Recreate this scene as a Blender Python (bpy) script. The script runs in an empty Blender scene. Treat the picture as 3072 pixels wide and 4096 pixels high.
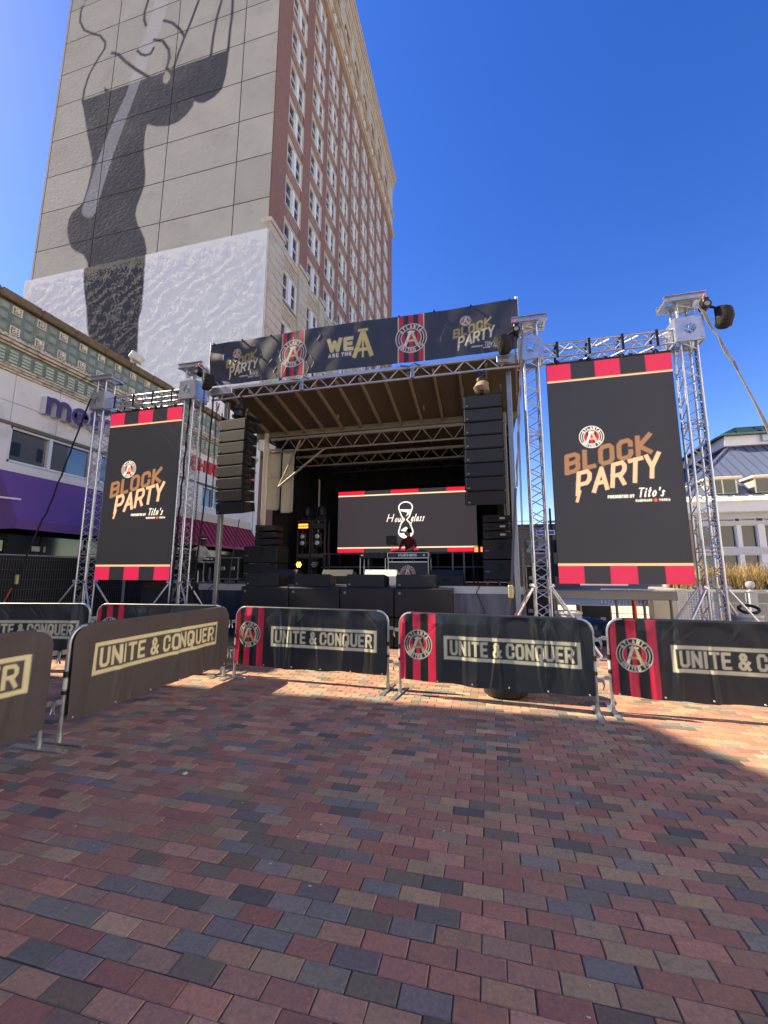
import bpy, bmesh, math, random
import numpy as np
from mathutils import Vector, Matrix
R = math.radians
random.seed(7); rng = np.random.default_rng(11)
scene = bpy.context.scene
COL = scene.collection

# ---------------------------------------------------------------- camera, sky, sun, exposure
cam = bpy.data.cameras.new('camera'); camo = bpy.data.objects.new('camera', cam); COL.objects.link(camo)
cam.sensor_fit = 'HORIZONTAL'; cam.sensor_width = 36.0; cam.lens = 36.0 * 1653.2 / 3072.0
cam.clip_start = 0.05; cam.clip_end = 3000
YA, PI_, RO = 0.2454, 0.149695, 0.003475
_f = Vector((-math.sin(YA)*math.cos(PI_), math.cos(YA)*math.cos(PI_), math.sin(PI_)))
_r = Vector((math.cos(YA), math.sin(YA), 0)); _u = _r.cross(_f)
_r2 = _r*math.cos(RO) + _u*math.sin(RO); _u2 = -_r*math.sin(RO) + _u*math.cos(RO)
_m = Matrix((_r2, _u2, -_f)).transposed().to_4x4(); _m.translation = Vector((0, 0, 1.6))
camo.matrix_world = _m
scene.camera = camo

SUN_EL, SUN_AZ = R(43.4), R(0.8)          # light travels towards +X, a hair towards +Y
d_sun = Vector((math.cos(SUN_EL)*math.cos(SUN_AZ), math.cos(SUN_EL)*math.sin(SUN_AZ), -math.sin(SUN_EL)))
world = bpy.data.worlds.new('World'); scene.world = world; world.use_nodes = True
wn = world.node_tree.nodes; wl = world.node_tree.links
bg = wn['Background']
sky = wn.new('ShaderNodeTexSky'); sky.sky_type = 'NISHITA'; sky.sun_disc = False
sky.sun_elevation = SUN_EL
_s = -d_sun                                # towards the sun
sky.sun_rotation = math.atan2(_s.x, _s.y)
sky.altitude = 300; sky.air_density = 1.0; sky.dust_density = 0.25; sky.ozone_density = 3.5
hsv = wn.new('ShaderNodeHueSaturation'); hsv.inputs['Saturation'].default_value = 1.35; hsv.inputs['Hue'].default_value = 0.523
wl.new(sky.outputs[0], hsv.inputs['Color']); wl.new(hsv.outputs[0], bg.inputs[0])
bg.inputs[1].default_value = 0.118
sun = bpy.data.lights.new('sun', 'SUN'); sun.energy = 4.6; sun.angle = R(0.53); sun.color = (1.0, 0.93, 0.82)
suno = bpy.data.objects.new('sun', sun); COL.objects.link(suno)
suno.rotation_euler = d_sun.to_track_quat('-Z', 'Y').to_euler()
scene.view_settings.view_transform = 'Standard'; scene.view_settings.look = 'None'
scene.view_settings.exposure = 1.5; scene.view_settings.gamma = 1.0
scene.view_settings.use_white_balance = True; scene.view_settings.white_balance_temperature = 8600; scene.view_settings.white_balance_tint = 8
scene.render.engine = 'CYCLES'
scene.cycles.max_bounces = 6; scene.cycles.diffuse_bounces = 4; scene.cycles.glossy_bounces = 3

# ---------------------------------------------------------------- colour + material helpers
def lin(c):
    c = c/255.0
    return c/12.92 if c <= 0.04045 else ((c+0.055)/1.055)**2.4
def rgb(r, g, b): return (lin(r), lin(g), lin(b))
MATS = {}
def M(name, col, rough=0.6, metal=0.0, noise=None, bump=None, spec=0.5, emit=None, attr=False, coat=0.0, dirt=None):
    """procedural material. noise=(scale, amount) value mottling; bump=(scale, strength, distance); dirt=(scale, colour, amount)"""
    if name in MATS: return MATS[name]
    m = bpy.data.materials.new(name); m.use_nodes = True; MATS[name] = m
    nt = m.node_tree; n = nt.nodes; l = nt.links
    p = n['Principled BSDF']
    p.inputs['Base Color'].default_value = (*col, 1); p.inputs['Roughness'].default_value = rough
    p.inputs['Metallic'].default_value = metal; p.inputs['Specular IOR Level'].default_value = spec
    if coat: p.inputs['Coat Weight'].default_value = coat
    src = None
    g = n.new('ShaderNodeNewGeometry')
    if attr:
        a = n.new('ShaderNodeAttribute'); a.attribute_name = 'Col'; src = a.outputs['Color']
    if noise or dirt:
        if src is None:
            c = n.new('ShaderNodeRGB'); c.outputs[0].default_value = (*col, 1); src = c.outputs[0]
    if noise:
        t = n.new('ShaderNodeTexNoise'); t.inputs['Scale'].default_value = noise[0]; t.inputs['Detail'].default_value = 6
        t.inputs['Roughness'].default_value = 0.65
        l.new(g.outputs['Position'], t.inputs['Vector'])
        mr = n.new('ShaderNodeMapRange'); mr.inputs[1].default_value = 0.25; mr.inputs[2].default_value = 0.75
        mr.inputs[3].default_value = 1-noise[1]; mr.inputs[4].default_value = 1+noise[1]
        l.new(t.outputs['Fac'], mr.inputs[0])
        mx = n.new('ShaderNodeMix'); mx.data_type = 'RGBA'; mx.blend_type = 'MULTIPLY'; mx.inputs[0].default_value = 1
        l.new(src, mx.inputs[6]); l.new(mr.outputs[0], mx.inputs[7]); src = mx.outputs[2]
        rr = n.new('ShaderNodeMapRange'); rr.inputs[1].default_value = .3; rr.inputs[2].default_value = .7
        rr.inputs[3].default_value = max(0.02, rough-0.08); rr.inputs[4].default_value = min(1, rough+0.08)
        l.new(t.outputs['Fac'], rr.inputs[0]); l.new(rr.outputs[0], p.inputs['Roughness'])
    if dirt:
        t2 = n.new('ShaderNodeTexNoise'); t2.inputs['Scale'].default_value = dirt[0]; t2.inputs['Detail'].default_value = 8
        t2.inputs['Roughness'].default_value = 0.7
        l.new(g.outputs['Position'], t2.inputs['Vector'])
        m2 = n.new('ShaderNodeMapRange'); m2.inputs[1].default_value = 0.5; m2.inputs[2].default_value = 0.72
        m2.inputs[3].default_value = 0; m2.inputs[4].default_value = dirt[2]
        l.new(t2.outputs['Fac'], m2.inputs[0])
        mx2 = n.new('ShaderNodeMix'); mx2.data_type = 'RGBA'; l.new(m2.outputs[0], mx2.inputs[0])
        l.new(src, mx2.inputs[6]); mx2.inputs[7].default_value = (*dirt[1], 1); src = mx2.outputs[2]
    if src is not None: l.new(src, p.inputs['Base Color'])
    if bump:
        t3 = n.new('ShaderNodeTexNoise'); t3.inputs['Scale'].default_value = bump[0]; t3.inputs['Detail'].default_value = 5
        b = n.new('ShaderNodeBump'); b.inputs['Strength'].default_value = bump[1]; b.inputs['Distance'].default_value = bump[2]
        if len(bump) > 3:
            mp = n.new('ShaderNodeMapping'); mp.inputs['Scale'].default_value = bump[3]
            l.new(g.outputs['Position'], mp.inputs[0]); l.new(mp.outputs[0], t3.inputs['Vector'])
        else: l.new(g.outputs['Position'], t3.inputs['Vector'])
        l.new(t3.outputs['Fac'], b.inputs['Height']); l.new(b.outputs[0], p.inputs['Normal'])
    if emit:
        p.inputs['Emission Color'].default_value = (*emit[0], 1); p.inputs['Emission Strength'].default_value = emit[1]
    return m

# ---------------------------------------------------------------- mesh helpers
class MB:
    def __init__(s): s.v = []; s.f = []
    def add(s, vs, fs):
        k = len(s.v); s.v += [tuple(v) for v in vs]; s.f += [tuple(i+k for i in f) for f in fs]; return s
    def box(s, x0, y0, z0, x1, y1, z1):
        if x0 > x1: x0, x1 = x1, x0
        if y0 > y1: y0, y1 = y1, y0
        if z0 > z1: z0, z1 = z1, z0
        return s.add([(x0,y0,z0),(x1,y0,z0),(x1,y1,z0),(x0,y1,z0),(x0,y0,z1),(x1,y0,z1),(x1,y1,z1),(x0,y1,z1)],
              [(3,2,1,0),(4,5,6,7),(0,1,5,4),(1,2,6,5),(2,3,7,6),(3,0,4,7)])
    def bbox(s, x0, y0, z0, x1, y1, z1, b=0.01):
        """box with chamfered vertical and horizontal edges (24 verts)"""
        if x0 > x1: x0, x1 = x1, x0
        if y0 > y1: y0, y1 = y1, y0
        if z0 > z1: z0, z1 = z1, z0
        b = min(b, (x1-x0)*.3, (y1-y0)*.3, (z1-z0)*.3)
        bm = bmesh.new(); bmesh.ops.create_cube(bm, size=1)
        for v in bm.verts:
            v.co = Vector(((x0+x1)/2+v.co.x*(x1-x0), (y0+y1)/2+v.co.y*(y1-y0), (z0+z1)/2+v.co.z*(z1-z0)))
        bmesh.ops.bevel(bm, geom=bm.edges[:], offset=b, segments=1, affect='EDGES')
        bm.verts.index_update()
        s.add([v.co[:] for v in bm.verts], [[v.index for v in f.verts] for f in bm.faces]); bm.free(); return s
    def tube(s, p, q, r, n=8, r2=None, cap=True):
        p = Vector(p); q = Vector(q); d = q-p
        if d.length < 1e-6: return s
        r2 = r if r2 is None else r2
        d.normalize(); a = d.orthogonal().normalized(); b = d.cross(a)
        vs = []
        for c, rr in ((p, r), (q, r2)):
            for i in range(n):
                t = 2*math.pi*i/n; vs.append(c + (a*math.cos(t)+b*math.sin(t))*rr)
        fs = [(i, (i+1) % n, n+(i+1) % n, n+i) for i in range(n)]
        if cap: fs += [tuple(range(n-1, -1, -1)), tuple(range(n, 2*n))]
        return s.add(vs, fs)
    def path(s, pts, r, n=8, closed=False):
        pts = [Vector(p) for p in pts]; rs = r if isinstance(r, (list, tuple)) else [r]*len(pts)
        m = len(pts); vs = []
        up = None
        for i, p in enumerate(pts):
            if closed: t = (pts[(i+1) % m]-pts[i-1])
            else: t = pts[min(i+1, m-1)]-pts[max(i-1, 0)]
            t.normalize()
            if up is None: up = t.orthogonal().normalized()
            a = (up - t*up.dot(t))
            a = a.normalized() if a.length > 1e-5 else t.orthogonal().normalized()
            up = a; b = t.cross(a)
            for k in range(n):
                w = 2*math.pi*k/n; vs.append(p+(a*math.cos(w)+b*math.sin(w))*rs[i])
        fs = []
        for i in range(m if closed else m-1):
            j = (i+1) % m
            for k in range(n): fs.append((i*n+k, i*n+(k+1) % n, j*n+(k+1) % n, j*n+k))
        if not closed: fs += [tuple(range(n-1, -1, -1)), tuple(range((m-1)*n, m*n))]
        return s.add(vs, fs)
    def strip(s, pts, w, side, th=0.004):
        """flat webbing strap: width w along vector side, thickness th"""
        pts = [Vector(p) for p in pts]; sd = Vector(side).normalized(); vs = []
        m = len(pts)
        for i, p in enumerate(pts):
            t = (pts[min(i+1, m-1)]-pts[max(i-1, 0)]).normalized(); nn = t.cross(sd).normalized()
            ww = w[i] if isinstance(w, (list, tuple)) else w
            for a, b in ((-1,-1),(1,-1),(1,1),(-1,1)): vs.append(p+sd*a*ww/2+nn*b*th/2)
        fs = []
        for i in range(m-1):
            for k in range(4): fs.append((i*4+k, i*4+(k+1) % 4, i*4+4+(k+1) % 4, i*4+4+k))
        fs += [(3,2,1,0), tuple(range((m-1)*4, m*4))]
        return s.add(vs, fs)
    def prism(s, poly, axis, a, b):
        """2-D polygon extruded along axis from a to b. axis x: (y,z); y: (x,z); z: (x,y)"""
        def P(p, d): return {'x': (d, p[0], p[1]), 'y': (p[0], d, p[1]), 'z': (p[0], p[1], d)}[axis]
        n = len(poly)
        ar = sum(poly[i][0]*poly[(i+1) % n][1]-poly[(i+1) % n][0]*poly[i][1] for i in range(n))
        if (ar < 0): poly = poly[::-1]
        vs = [P(p, a) for p in poly]+[P(p, b) for p in poly]
        fs = [tuple(range(n-1, -1, -1)), tuple(range(n, 2*n))]+[(i, (i+1) % n, n+(i+1) % n, n+i) for i in range(n)]
        flip = (axis == 'y') != (b < a)
        if flip: fs = [f[::-1] for f in fs]
        return s.add(vs, fs)
    def lathe(s, prof, c=(0,0,0), n=16):
        vs = []
        for r, z in prof:
            for k in range(n):
                w = 2*math.pi*k/n; vs.append((c[0]+r*math.cos(w), c[1]+r*math.sin(w), c[2]+z))
        m = len(prof)
        fs = [(i*n+k, i*n+(k+1) % n, (i+1)*n+(k+1) % n, (i+1)*n+k) for i in range(m-1) for k in range(n)]
        fs += [tuple(range(n-1, -1, -1)), tuple(range((m-1)*n, m*n))]
        return s.add(vs, fs)
    def ball(s, c, r, n=10, m=6, sq=(1,1,1)):
        vs = []; fs = []
        for i in range(m+1):
            t = math.pi*i/m
            for k in range(n):
                w = 2*math.pi*k/n
                vs.append((c[0]+r*sq[0]*math.sin(t)*math.cos(w), c[1]+r*sq[1]*math.sin(t)*math.sin(w), c[2]+r*sq[2]*math.cos(t)))
        for i in range(m):
            for k in range(n): fs.append((i*n+k, (i+1)*n+k, (i+1)*n+(k+1) % n, i*n+(k+1) % n))
        return s.add(vs, fs)
    def xf(s, mat, start=0):
        for i in range(start, len(s.v)): s.v[i] = tuple(mat @ Vector(s.v[i]))
        return s
    def mesh(s, name, mat=None, smooth=False):
        me = bpy.data.meshes.new(name); me.from_pydata(s.v, [], s.f); me.update()
        if mat: me.materials.append(mat)
        if smooth:
            for p in me.polygons: p.use_smooth = True
            try: me.set_sharp_from_angle(angle=R(40))
            except Exception: pass
        return me
    def build(s, name, mat, parent=None, smooth=False, loc=None, rot=None):
        return put(name, s.mesh(name, mat, smooth), parent, loc, rot)
def put(name, me, parent=None, loc=None, rot=None):
    o = bpy.data.objects.new(name, me); COL.objects.link(o)
    if parent is not None: o.parent = parent
    if loc is not None: o.location = loc
    if rot is not None: o.rotation_euler = rot
    return o
def tag(o, label=None, cat=None, group=None, kind=None):
    if label: o['label'] = label
    if cat: o['category'] = cat
    if group: o['group'] = group
    if kind: o['kind'] = kind
    return o
def thing(name, label, cat, loc=(0,0,0), rotz=0, group=None, rot=None):
    o = bpy.data.objects.new(name, None); o.empty_display_size = 0.2; COL.objects.link(o)
    o.location = loc; o.rotation_euler = rot if rot else (0, 0, rotz)
    return tag(o, label, cat, group)
def kids(o): return [c for c in bpy.data.objects if c.parent == o]
def copy_tree(o, parent=None):
    c = o.copy(); COL.objects.link(c)
    if parent is not None: c.parent = parent
    for ch in kids(o): copy_tree(ch, c)
    return c
def grid_mesh(name, X, Y, Z, col=None, mat=None, smooth=True):
    """mesh from (rows, cols) coordinate arrays with optional per-vertex colour"""
    nr, nc = X.shape
    me = bpy.data.meshes.new(name)
    co = np.stack([X, Y, Z], -1).reshape(-1, 3).astype(np.float32)
    me.vertices.add(nr*nc); me.vertices.foreach_set('co', co.ravel())
    i = np.arange(nr*nc).reshape(nr, nc)
    q = np.stack([i[:-1,:-1], i[:-1,1:], i[1:,1:], i[1:,:-1]], -1).reshape(-1, 4)
    nf = len(q)
    me.loops.add(nf*4); me.loops.foreach_set('vertex_index', q.ravel().astype(np.int32))
    me.polygons.add(nf); me.polygons.foreach_set('loop_start', (np.arange(nf)*4).astype(np.int32))
    me.polygons.foreach_set('loop_total', np.full(nf, 4, np.int32))
    if smooth: me.polygons.foreach_set('use_smooth', np.ones(nf, bool))
    me.update(calc_edges=True); me.validate()
    if col is not None: set_col(me, col.reshape(-1, 3))
    if mat: me.materials.append(mat)
    return me
def set_col(me, col):
    a = me.color_attributes.new('Col', 'FLOAT_COLOR', 'POINT')
    c = np.ones((len(me.vertices), 4), np.float32); c[:, :3] = col
    a.data.foreach_set('color', c.ravel())

# ---------------------------------------------------------------- flat print: strokes, letters, crest
def seg_cov(U, V, pts, w, aa, w2=None):
    """anti-aliased coverage of a polyline of width w"""
    out = np.zeros_like(U)
    x0 = min(p[0] for p in pts)-w-aa; x1 = max(p[0] for p in pts)+w+aa
    y0 = min(p[1] for p in pts)-w-aa; y1 = max(p[1] for p in pts)+w+aa
    mk = (U > x0) & (U < x1) & (V > y0) & (V < y1)
    if not mk.any(): return out
    u = U[mk]; v = V[mk]; d = np.full(u.shape, 1e9); n = len(pts)
    for i in range(n-1):
        (ax, ay), (bx, by) = pts[i], pts[i+1]
        dx, dy = bx-ax, by-ay; L = math.hypot(dx, dy)
        if L < 1e-9: continue
        t = ((u-ax)*dx+(v-ay)*dy)/L; s = np.abs((u-ax)*dy-(v-ay)*dx)/L
        lo = np.where(t < 0, -t, 0); hi = np.where(t > L, t-L, 0); e = lo+hi
        dist = np.sqrt(s*s+e*e)-w/2
        if i == 0: dist = np.where(t < 0, np.maximum(lo, s)-w/2, dist)
        if i == n-2: dist = np.where(t > L, np.maximum(hi, s)-w/2, dist)
        d = np.minimum(d, dist)
    out[mk] = np.clip(0.5-d/aa, 0, 1)
    return out
def poly_cov(U, V, poly, aa=0.01):
    out = np.zeros_like(U)
    xs = [p[0] for p in poly]; ys = [p[1] for p in poly]
    mk = (U > min(xs)-aa) & (U < max(xs)+aa) & (V > min(ys)-aa) & (V < max(ys)+aa)
    if not mk.any(): return out
    u = U[mk]; v = V[mk]; ins = np.zeros(u.shape, bool); d = np.full(u.shape, 1e9); n = len(poly)
    for i in range(n):
        (ax, ay), (bx, by) = poly[i], poly[(i+1) % n]
        if abs(by-ay) > 1e-12:
            c = ((ay > v) != (by > v)) & (u < (bx-ax)*(v-ay)/(by-ay)+ax); ins ^= c
        dx, dy = bx-ax, by-ay; L2 = dx*dx+dy*dy
        if L2 < 1e-12: continue
        t = np.clip(((u-ax)*dx+(v-ay)*dy)/L2, 0, 1)
        d = np.minimum(d, np.hypot(u-ax-t*dx, v-ay-t*dy))
    sd = np.where(ins, -d, d); out[mk] = np.clip(0.5-sd/aa, 0, 1)
    return out
def rect_cov(U, V, x0, y0, x1, y1, aa):
    d = np.maximum(np.maximum(x0-U, U-x1), np.maximum(y0-V, V-y1)); return np.clip(0.5-d/aa, 0, 1)
def disc_cov(U, V, cx, cy, r, aa): return np.clip(0.5-(np.hypot(U-cx, V-cy)-r)/aa, 0, 1)
def ring_cov(U, V, cx, cy, r, w, aa): return np.clip(0.5-(np.abs(np.hypot(U-cx, V-cy)-r)-w/2)/aa, 0, 1)
def lay(C, cov, col):
    C[...] = C*(1-cov[..., None])+np.array(col)*cov[..., None]
G = {
'A': [[(0,0),(.5,1),(1,0)], [(.2,.33),(.8,.33)]],
'B': [[(0,0),(0,1),(.75,1),(1,.86),(1,.64),(.8,.52),(0,.52)], [(.8,.52),(1,.4),(1,.14),(.75,0),(0,0)]],
'C': [[(1,.7),(1,.84),(.78,1),(.22,1),(0,.84),(0,.16),(.22,0),(.78,0),(1,.16),(1,.3)]],
'D': [[(0,0),(0,1),(.75,1),(1,.82),(1,.18),(.75,0),(0,0)]],
'E': [[(1,1),(0,1),(0,0),(1,0)], [(0,.5),(.85,.5)]],
'F': [[(1,1),(0,1),(0,0)], [(0,.5),(.85,.5)]],
'H': [[(0,0),(0,1)], [(1,0),(1,1)], [(0,.5),(1,.5)]],
'I': [[(.5,0),(.5,1)]],
'K': [[(0,0),(0,1)], [(1,1),(.12,.48),(1,0)]],
'L': [[(0,1),(0,0),(1,0)]],
'M': [[(0,0),(0,1),(.5,.4),(1,1),(1,0)]],
'N': [[(0,0),(0,1)], [(.1,.9),(.9,.1)], [(1,0),(1,1)]],
'O': [[(.22,0),(0,.16),(0,.84),(.22,1),(.78,1),(1,.84),(1,.16),(.78,0),(.22,0)]],
'P': [[(0,0),(0,1),(.78,1),(1,.84),(1,.6),(.78,.44),(0,.44)]],
'Q': [[(.22,0),(0,.16),(0,.84),(.22,1),(.78,1),(1,.84),(1,.16),(.78,0),(.22,0)], [(.6,.3),(.8,-.18)]],
'R': [[(0,0),(0,1),(.78,1),(1,.84),(1,.62),(.78,.46),(0,.46)], [(.55,.46),(1,0)]],
'S': [[(1,.75),(1,.86),(.78,1),(.22,1),(0,.84),(0,.64),(.22,.54),(.78,.46),(1,.36),(1,.16),(.78,0),(.22,0),(0,.14),(0,.25)]],
'T': [[(0,1),(1,1)], [(.5,0),(.5,1)]],
'U': [[(0,1),(0,.16),(.22,0),(.78,0),(1,.16),(1,1)]],
'V': [[(0,1),(.5,0),(1,1)]],
'W': [[(0,1),(.25,0),(.5,.8),(.75,0),(1,1)]],
'Y': [[(0,1),(.5,.45),(1,1)], [(.5,.45),(.5,0)]],
'Z': [[(0,1),(1,1),(0,0),(1,0)]],
'&': [[(1,0),(.24,.68),(.2,.85),(.36,1),(.56,1),(.72,.86),(.66,.68),(.08,.32),(.05,.15),(.24,0),(.52,0),(1,.45)]],
' ': [], "'": [[(.5,1),(.45,.75)]], '.': [[(.4,0),(.6,0)]],
# lower-case script used for the cursive words
'i': [[(.4,.62),(.28,.1),(.4,0),(.6,.06)], [(.5,.86),(.52,.92)]],
't': [[(.55,1),(.3,.15),(.42,0),(.7,.08)], [(.1,.66),(.85,.7)]],
'o': [[(.5,.64),(.2,.5),(.12,.2),(.35,0),(.68,.12),(.78,.44),(.5,.64)]],
's': [[(.8,.55),(.55,.64),(.35,.5),(.65,.25),(.5,.02),(.1,.06)]],
'u': [[(.1,.6),(.1,.12),(.3,0),(.65,.2),(.8,.6),(.75,.08),(.95,.06)]],
'r': [[(.1,0),(.25,.58),(.3,.45),(.6,.62),(.85,.55)]],
'g': [[(.75,.6),(.3,.55),(.15,.2),(.4,.05),(.7,.3),(.8,.6),(.55,-.3),(.2,-.42),(.1,-.25)]],
'l': [[(.1,.1),(.55,.7),(.6,1),(.42,.95),(.3,.2),(.5,0),(.8,.1)]],
'a': [[(.75,.58),(.35,.6),(.12,.2),(.35,0),(.7,.3),(.8,.6),(.75,.08),(.98,.08)]],
}
WID = {'I': .36, 'W': 1.35, 'M': 1.2, ' ': .24, '&': 1.12, "'": .35, '.': .3, 'T': .95, 'i': .55, 't': .6, 'l': .5, 's': .8, 'A': 1.1, 'E': .88, 'L': .85}
def text(s, x, y, h, wr=0.52, sw=0.2, gap=0.12, rot=0, shear=0, fit=None, jitter=0, slope=0):
    """list of (polyline, width) for a word; (x, y) is the lower-left corner; fit = total width"""
    adv = [WID.get(c, 1.0)*wr*h for c in s]; tot = sum(adv)+gap*h*(len(s)-1)
    kx = 1 if fit is None else fit/tot
    out = []; cx = 0; i0 = sw*h/2; cr, sr = math.cos(rot), math.sin(rot)
    for c, a in zip(s, adv):
        jy = random.uniform(-1, 1)*jitter*h
        for st in G[c]:
            pl = []
            for (px, py) in st:
                gx = (cx+i0*.9+px*max(a-i0*1.8, 0.001))*kx; gy = i0+py*(h-2*i0)+jy
                gy += slope*gx; gx += shear*(gy-slope*gx)
                pl.append((x+gx*cr-gy*sr, y+gx*sr+gy*cr))
            out.append((pl, sw*h))
        cx += a+gap*h
    return out
def arc_text(s, cx, cy, r, h, a0, a1, inward=False, sw=0.2):
    """letters on a circle from angle a0 to a1 (degrees, math convention)"""
    out = []; n = len(s)
    for k, c in enumerate(s):
        a = R(a0+(a1-a0)*(k/(n-1))); w = WID.get(c, 1)*.62*h
        for st in G[c]:
            pl = []
            for px, py in st:
                lx = (px-.5)*(w-sw*h); ly = (py-.5)*(h-sw*h)
                if inward: rr = r-ly; th = a+lx/r
                else: rr = r+ly; th = a-lx/r
                pl.append((cx+rr*math.cos(th), cy+rr*math.sin(th)))
            out.append((pl, sw*h))
    return out
def ink(C, U, V, strokes, col, aa):
    for pl, w in strokes: lay(C, seg_cov(U, V, pl, w, aa), col)
RED = rgb(178, 22, 58); GOLD = rgb(196, 186, 140); CREAMY = rgb(214, 212, 190); BLK = (0.010, 0.011, 0.014)
def crest(C, U, V, cx, cy, r, aa, gold=GOLD, red=RED, blk=BLK, white=CREAMY):
    lay(C, disc_cov(U, V, cx, cy, r, aa), blk)
    lay(C, ring_cov(U, V, cx, cy, r*.965, r*.05, aa), white)
    inner = disc_cov(U, V, cx, cy, r*.64, aa)
    for k in range(5):
        x0 = cx-r*.64+k*r*.256
        lay(C, inner*rect_cov(U, V, x0, cy-r, x0+r*.256, cy+r, aa), red if k % 2 == 0 else blk)
    lay(C, ring_cov(U, V, cx, cy, r*.64, r*.04, aa), white)
    ink(C, U, V, arc_text('ATLANTA', cx, cy, r*.8, r*.24, 142, 38), white, aa)
    ink(C, U, V, arc_text('UNITED FC', cx, cy, r*.8, r*.24, 218, 324, True), white, aa)
    for sgn in (-1, 1):
        pts = [(cx+r*.8*math.cos(R(90-sgn*90+sgn*d)), cy+r*.8*math.sin(R(90-sgn*90+sgn*d))) for d in range(-26, 29, 6)]
        ink(C, U, V, [(pts, r*.045)], white, aa)
    w = r*.17
    ink(C, U, V, [([(cx-r*.06, cy+r*.42), (cx-r*.36, cy-r*.42)], w)], white, aa)
    ink(C, U, V, [([(cx+r*.06, cy+r*.42), (cx+r*.36, cy-r*.42)], w), ([(cx-r*.26, cy-r*.17), (cx+r*.26, cy-r*.17)], w*.8)], gold, aa)
    ink(C, U, V, [([(cx-r*.2, cy+r*.42), (cx+r*.2, cy+r*.42)], w*.5)], white, aa)
def block_party(C, U, V, ox, oy, k, aa, c1, c2, c3, white, with_crest=True, sponsor=True):
    """the BLOCK PARTY lock-up; (ox, oy) is its lower-left datum, k its scale (1 = 2 m wide)"""
    P = lambda x, y: (ox+x*k, oy+y*k)
    st = random.getstate(); random.seed(3)
    if with_crest: crest(C, U, V, *P(.83, 1.40), .25*k, aa, gold=c2, red=c3, white=white)
    x, y = P(.25, .57); ink(C, U, V, text('BLOCK', x, y, .46*k, .68, .205, .12, slope=.225, shear=.03, fit=1.72*k), c1, aa)
    x, y = P(.44, .08)
    for dx, dy, cc in ((.018, -.012, BLK), (0, 0, c2)):
        ink(C, U, V, text('PARTY', x+dx*k, y+dy*k, .54*k, .6, .155, .08, slope=.225, shear=.10, fit=1.62*k, jitter=.03), cc, aa)
    ink(C, U, V, [([P(.52, .2), P(.46, .0)], .06*k)], c2, aa)
    if sponsor:
        x, y = P(1.06, .03); ink(C, U, V, text('PRESENTED BY', x, y, .065*k, .55, .22, .2, fit=.5*k), white, aa)
        x, y = P(1.62, .03); ink(C, U, V, text("Tito's", x, y, .20*k, .5, .115, .04, shear=.22, fit=.50*k), white, aa)
        x, y = P(1.58, -.06); ink(C, U, V, text('HANDMADE', x, y, .045*k, .55, .25, .2, fit=.3*k), white, aa)
        x, y = P(2.01, -.06); ink(C, U, V, text('VODKA', x, y, .045*k, .55, .25, .2, fit=.2*k), white, aa)
        lay(C, disc_cov(U, V, *P(1.945, -.04), .035*k, aa), rgb(200, 80, 40))
    random.setstate(st)
# ================================================================ ground
def brick_ground_mat():
    m = bpy.data.materials.new('far_brick_paving'); m.use_nodes = True; nt = m.node_tree; n = nt.nodes; l = nt.links
    p = n['Principled BSDF']; p.inputs['Roughness'].default_value = .85
    g = n.new('ShaderNodeNewGeometry'); b = n.new('ShaderNodeTexBrick')
    b.inputs['Scale'].default_value = 1.0; b.inputs['Brick Width'].default_value = .205; b.inputs['Row Height'].default_value = .1025
    b.inputs['Mortar Size'].default_value = .004; b.inputs['Color1'].default_value = (.27, .13, .105, 1)
    b.inputs['Color2'].default_value = (.18, .12, .10, 1); b.inputs['Mortar'].default_value = (.035, .03, .03, 1)
    l.new(g.outputs['Position'], b.inputs['Vector']); l.new(b.outputs['Color'], p.inputs['Base Color'])
    bp = n.new('ShaderNodeBump'); bp.inputs['Strength'].default_value = .4; bp.inputs['Distance'].default_value = .004; bp.invert = True
    l.new(b.outputs['Fac'], bp.inputs['Height']); l.new(bp.outputs[0], p.inputs['Normal'])
    return m
g = MB().add([(-400,-300,-.02),(400,-300,-.02),(400,600,-.02),(-400,600,-.02)], [(0,1,2,3)])
ground = tag(g.build('ground', brick_ground_mat()), kind='structure')
pave = MB().add([(-11,.2,-.0052),(9,.2,-.0052),(9,8.45,-.0052),(-11,8.45,-.0052)], [(0,1,2,3)]).build(
    'brick_pavement', M('joint_sand', rgb(66, 58, 56), .95, noise=(40, .35)))
tag(pave, kind='structure')
mbrick = M('paver_clay', (.2,.1,.08), .82, attr=True, noise=(55, .30), bump=(260, .5, .0025), dirt=(17, rgb(104, 94, 94), .55), spec=.35)
PAL = [((0.352,0.174,0.119), 20), ((0.389,0.212,0.142), 16), ((0.333,0.156,0.113), 18), ((0.323,0.217,0.136), 12), ((0.286,0.191,0.128), 10), ((0.187,0.168,0.146), 10), ((0.217,0.190,0.151), 9), ((0.137,0.123,0.102), 4), ((0.172,0.136,0.095), 6), ((0.408,0.265,0.164), 7)]
PC = np.array([p[0] for p in PAL]); PW = np.array([p[1] for p in PAL], float); PW /= PW.sum()
cA, cB, cC = np.array(_r2), np.array(_u2), np.array(_f); F_ = 1653.2
def project(x, y, z):
    dx = np.stack([x, y, z-1.6], -1); w = dx @ cC
    return 1536+F_*(dx @ cA)/w, 2048-F_*(dx @ cB)/w, w
rows = []
for k in range(-9, 65):
    y0 = 1.762+k*.1025
    off = -.8+(.1025 if k % 2 else 0)
    xs = off+.205*np.arange(-52, 50)
    rows.append(np.stack([xs+.1025, np.full_like(xs, y0+.05125)], -1))
ctr = np.concatenate(rows)
u, v, w = project(ctr[:,0], ctr[:,1], np.zeros(len(ctr)))
keep = (w > .3) & (u > -520) & (u < 3600) & (v < 4750)
ctr = ctr[keep]; u = u[keep]; v = v[keep]; w = w[keep]
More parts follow.
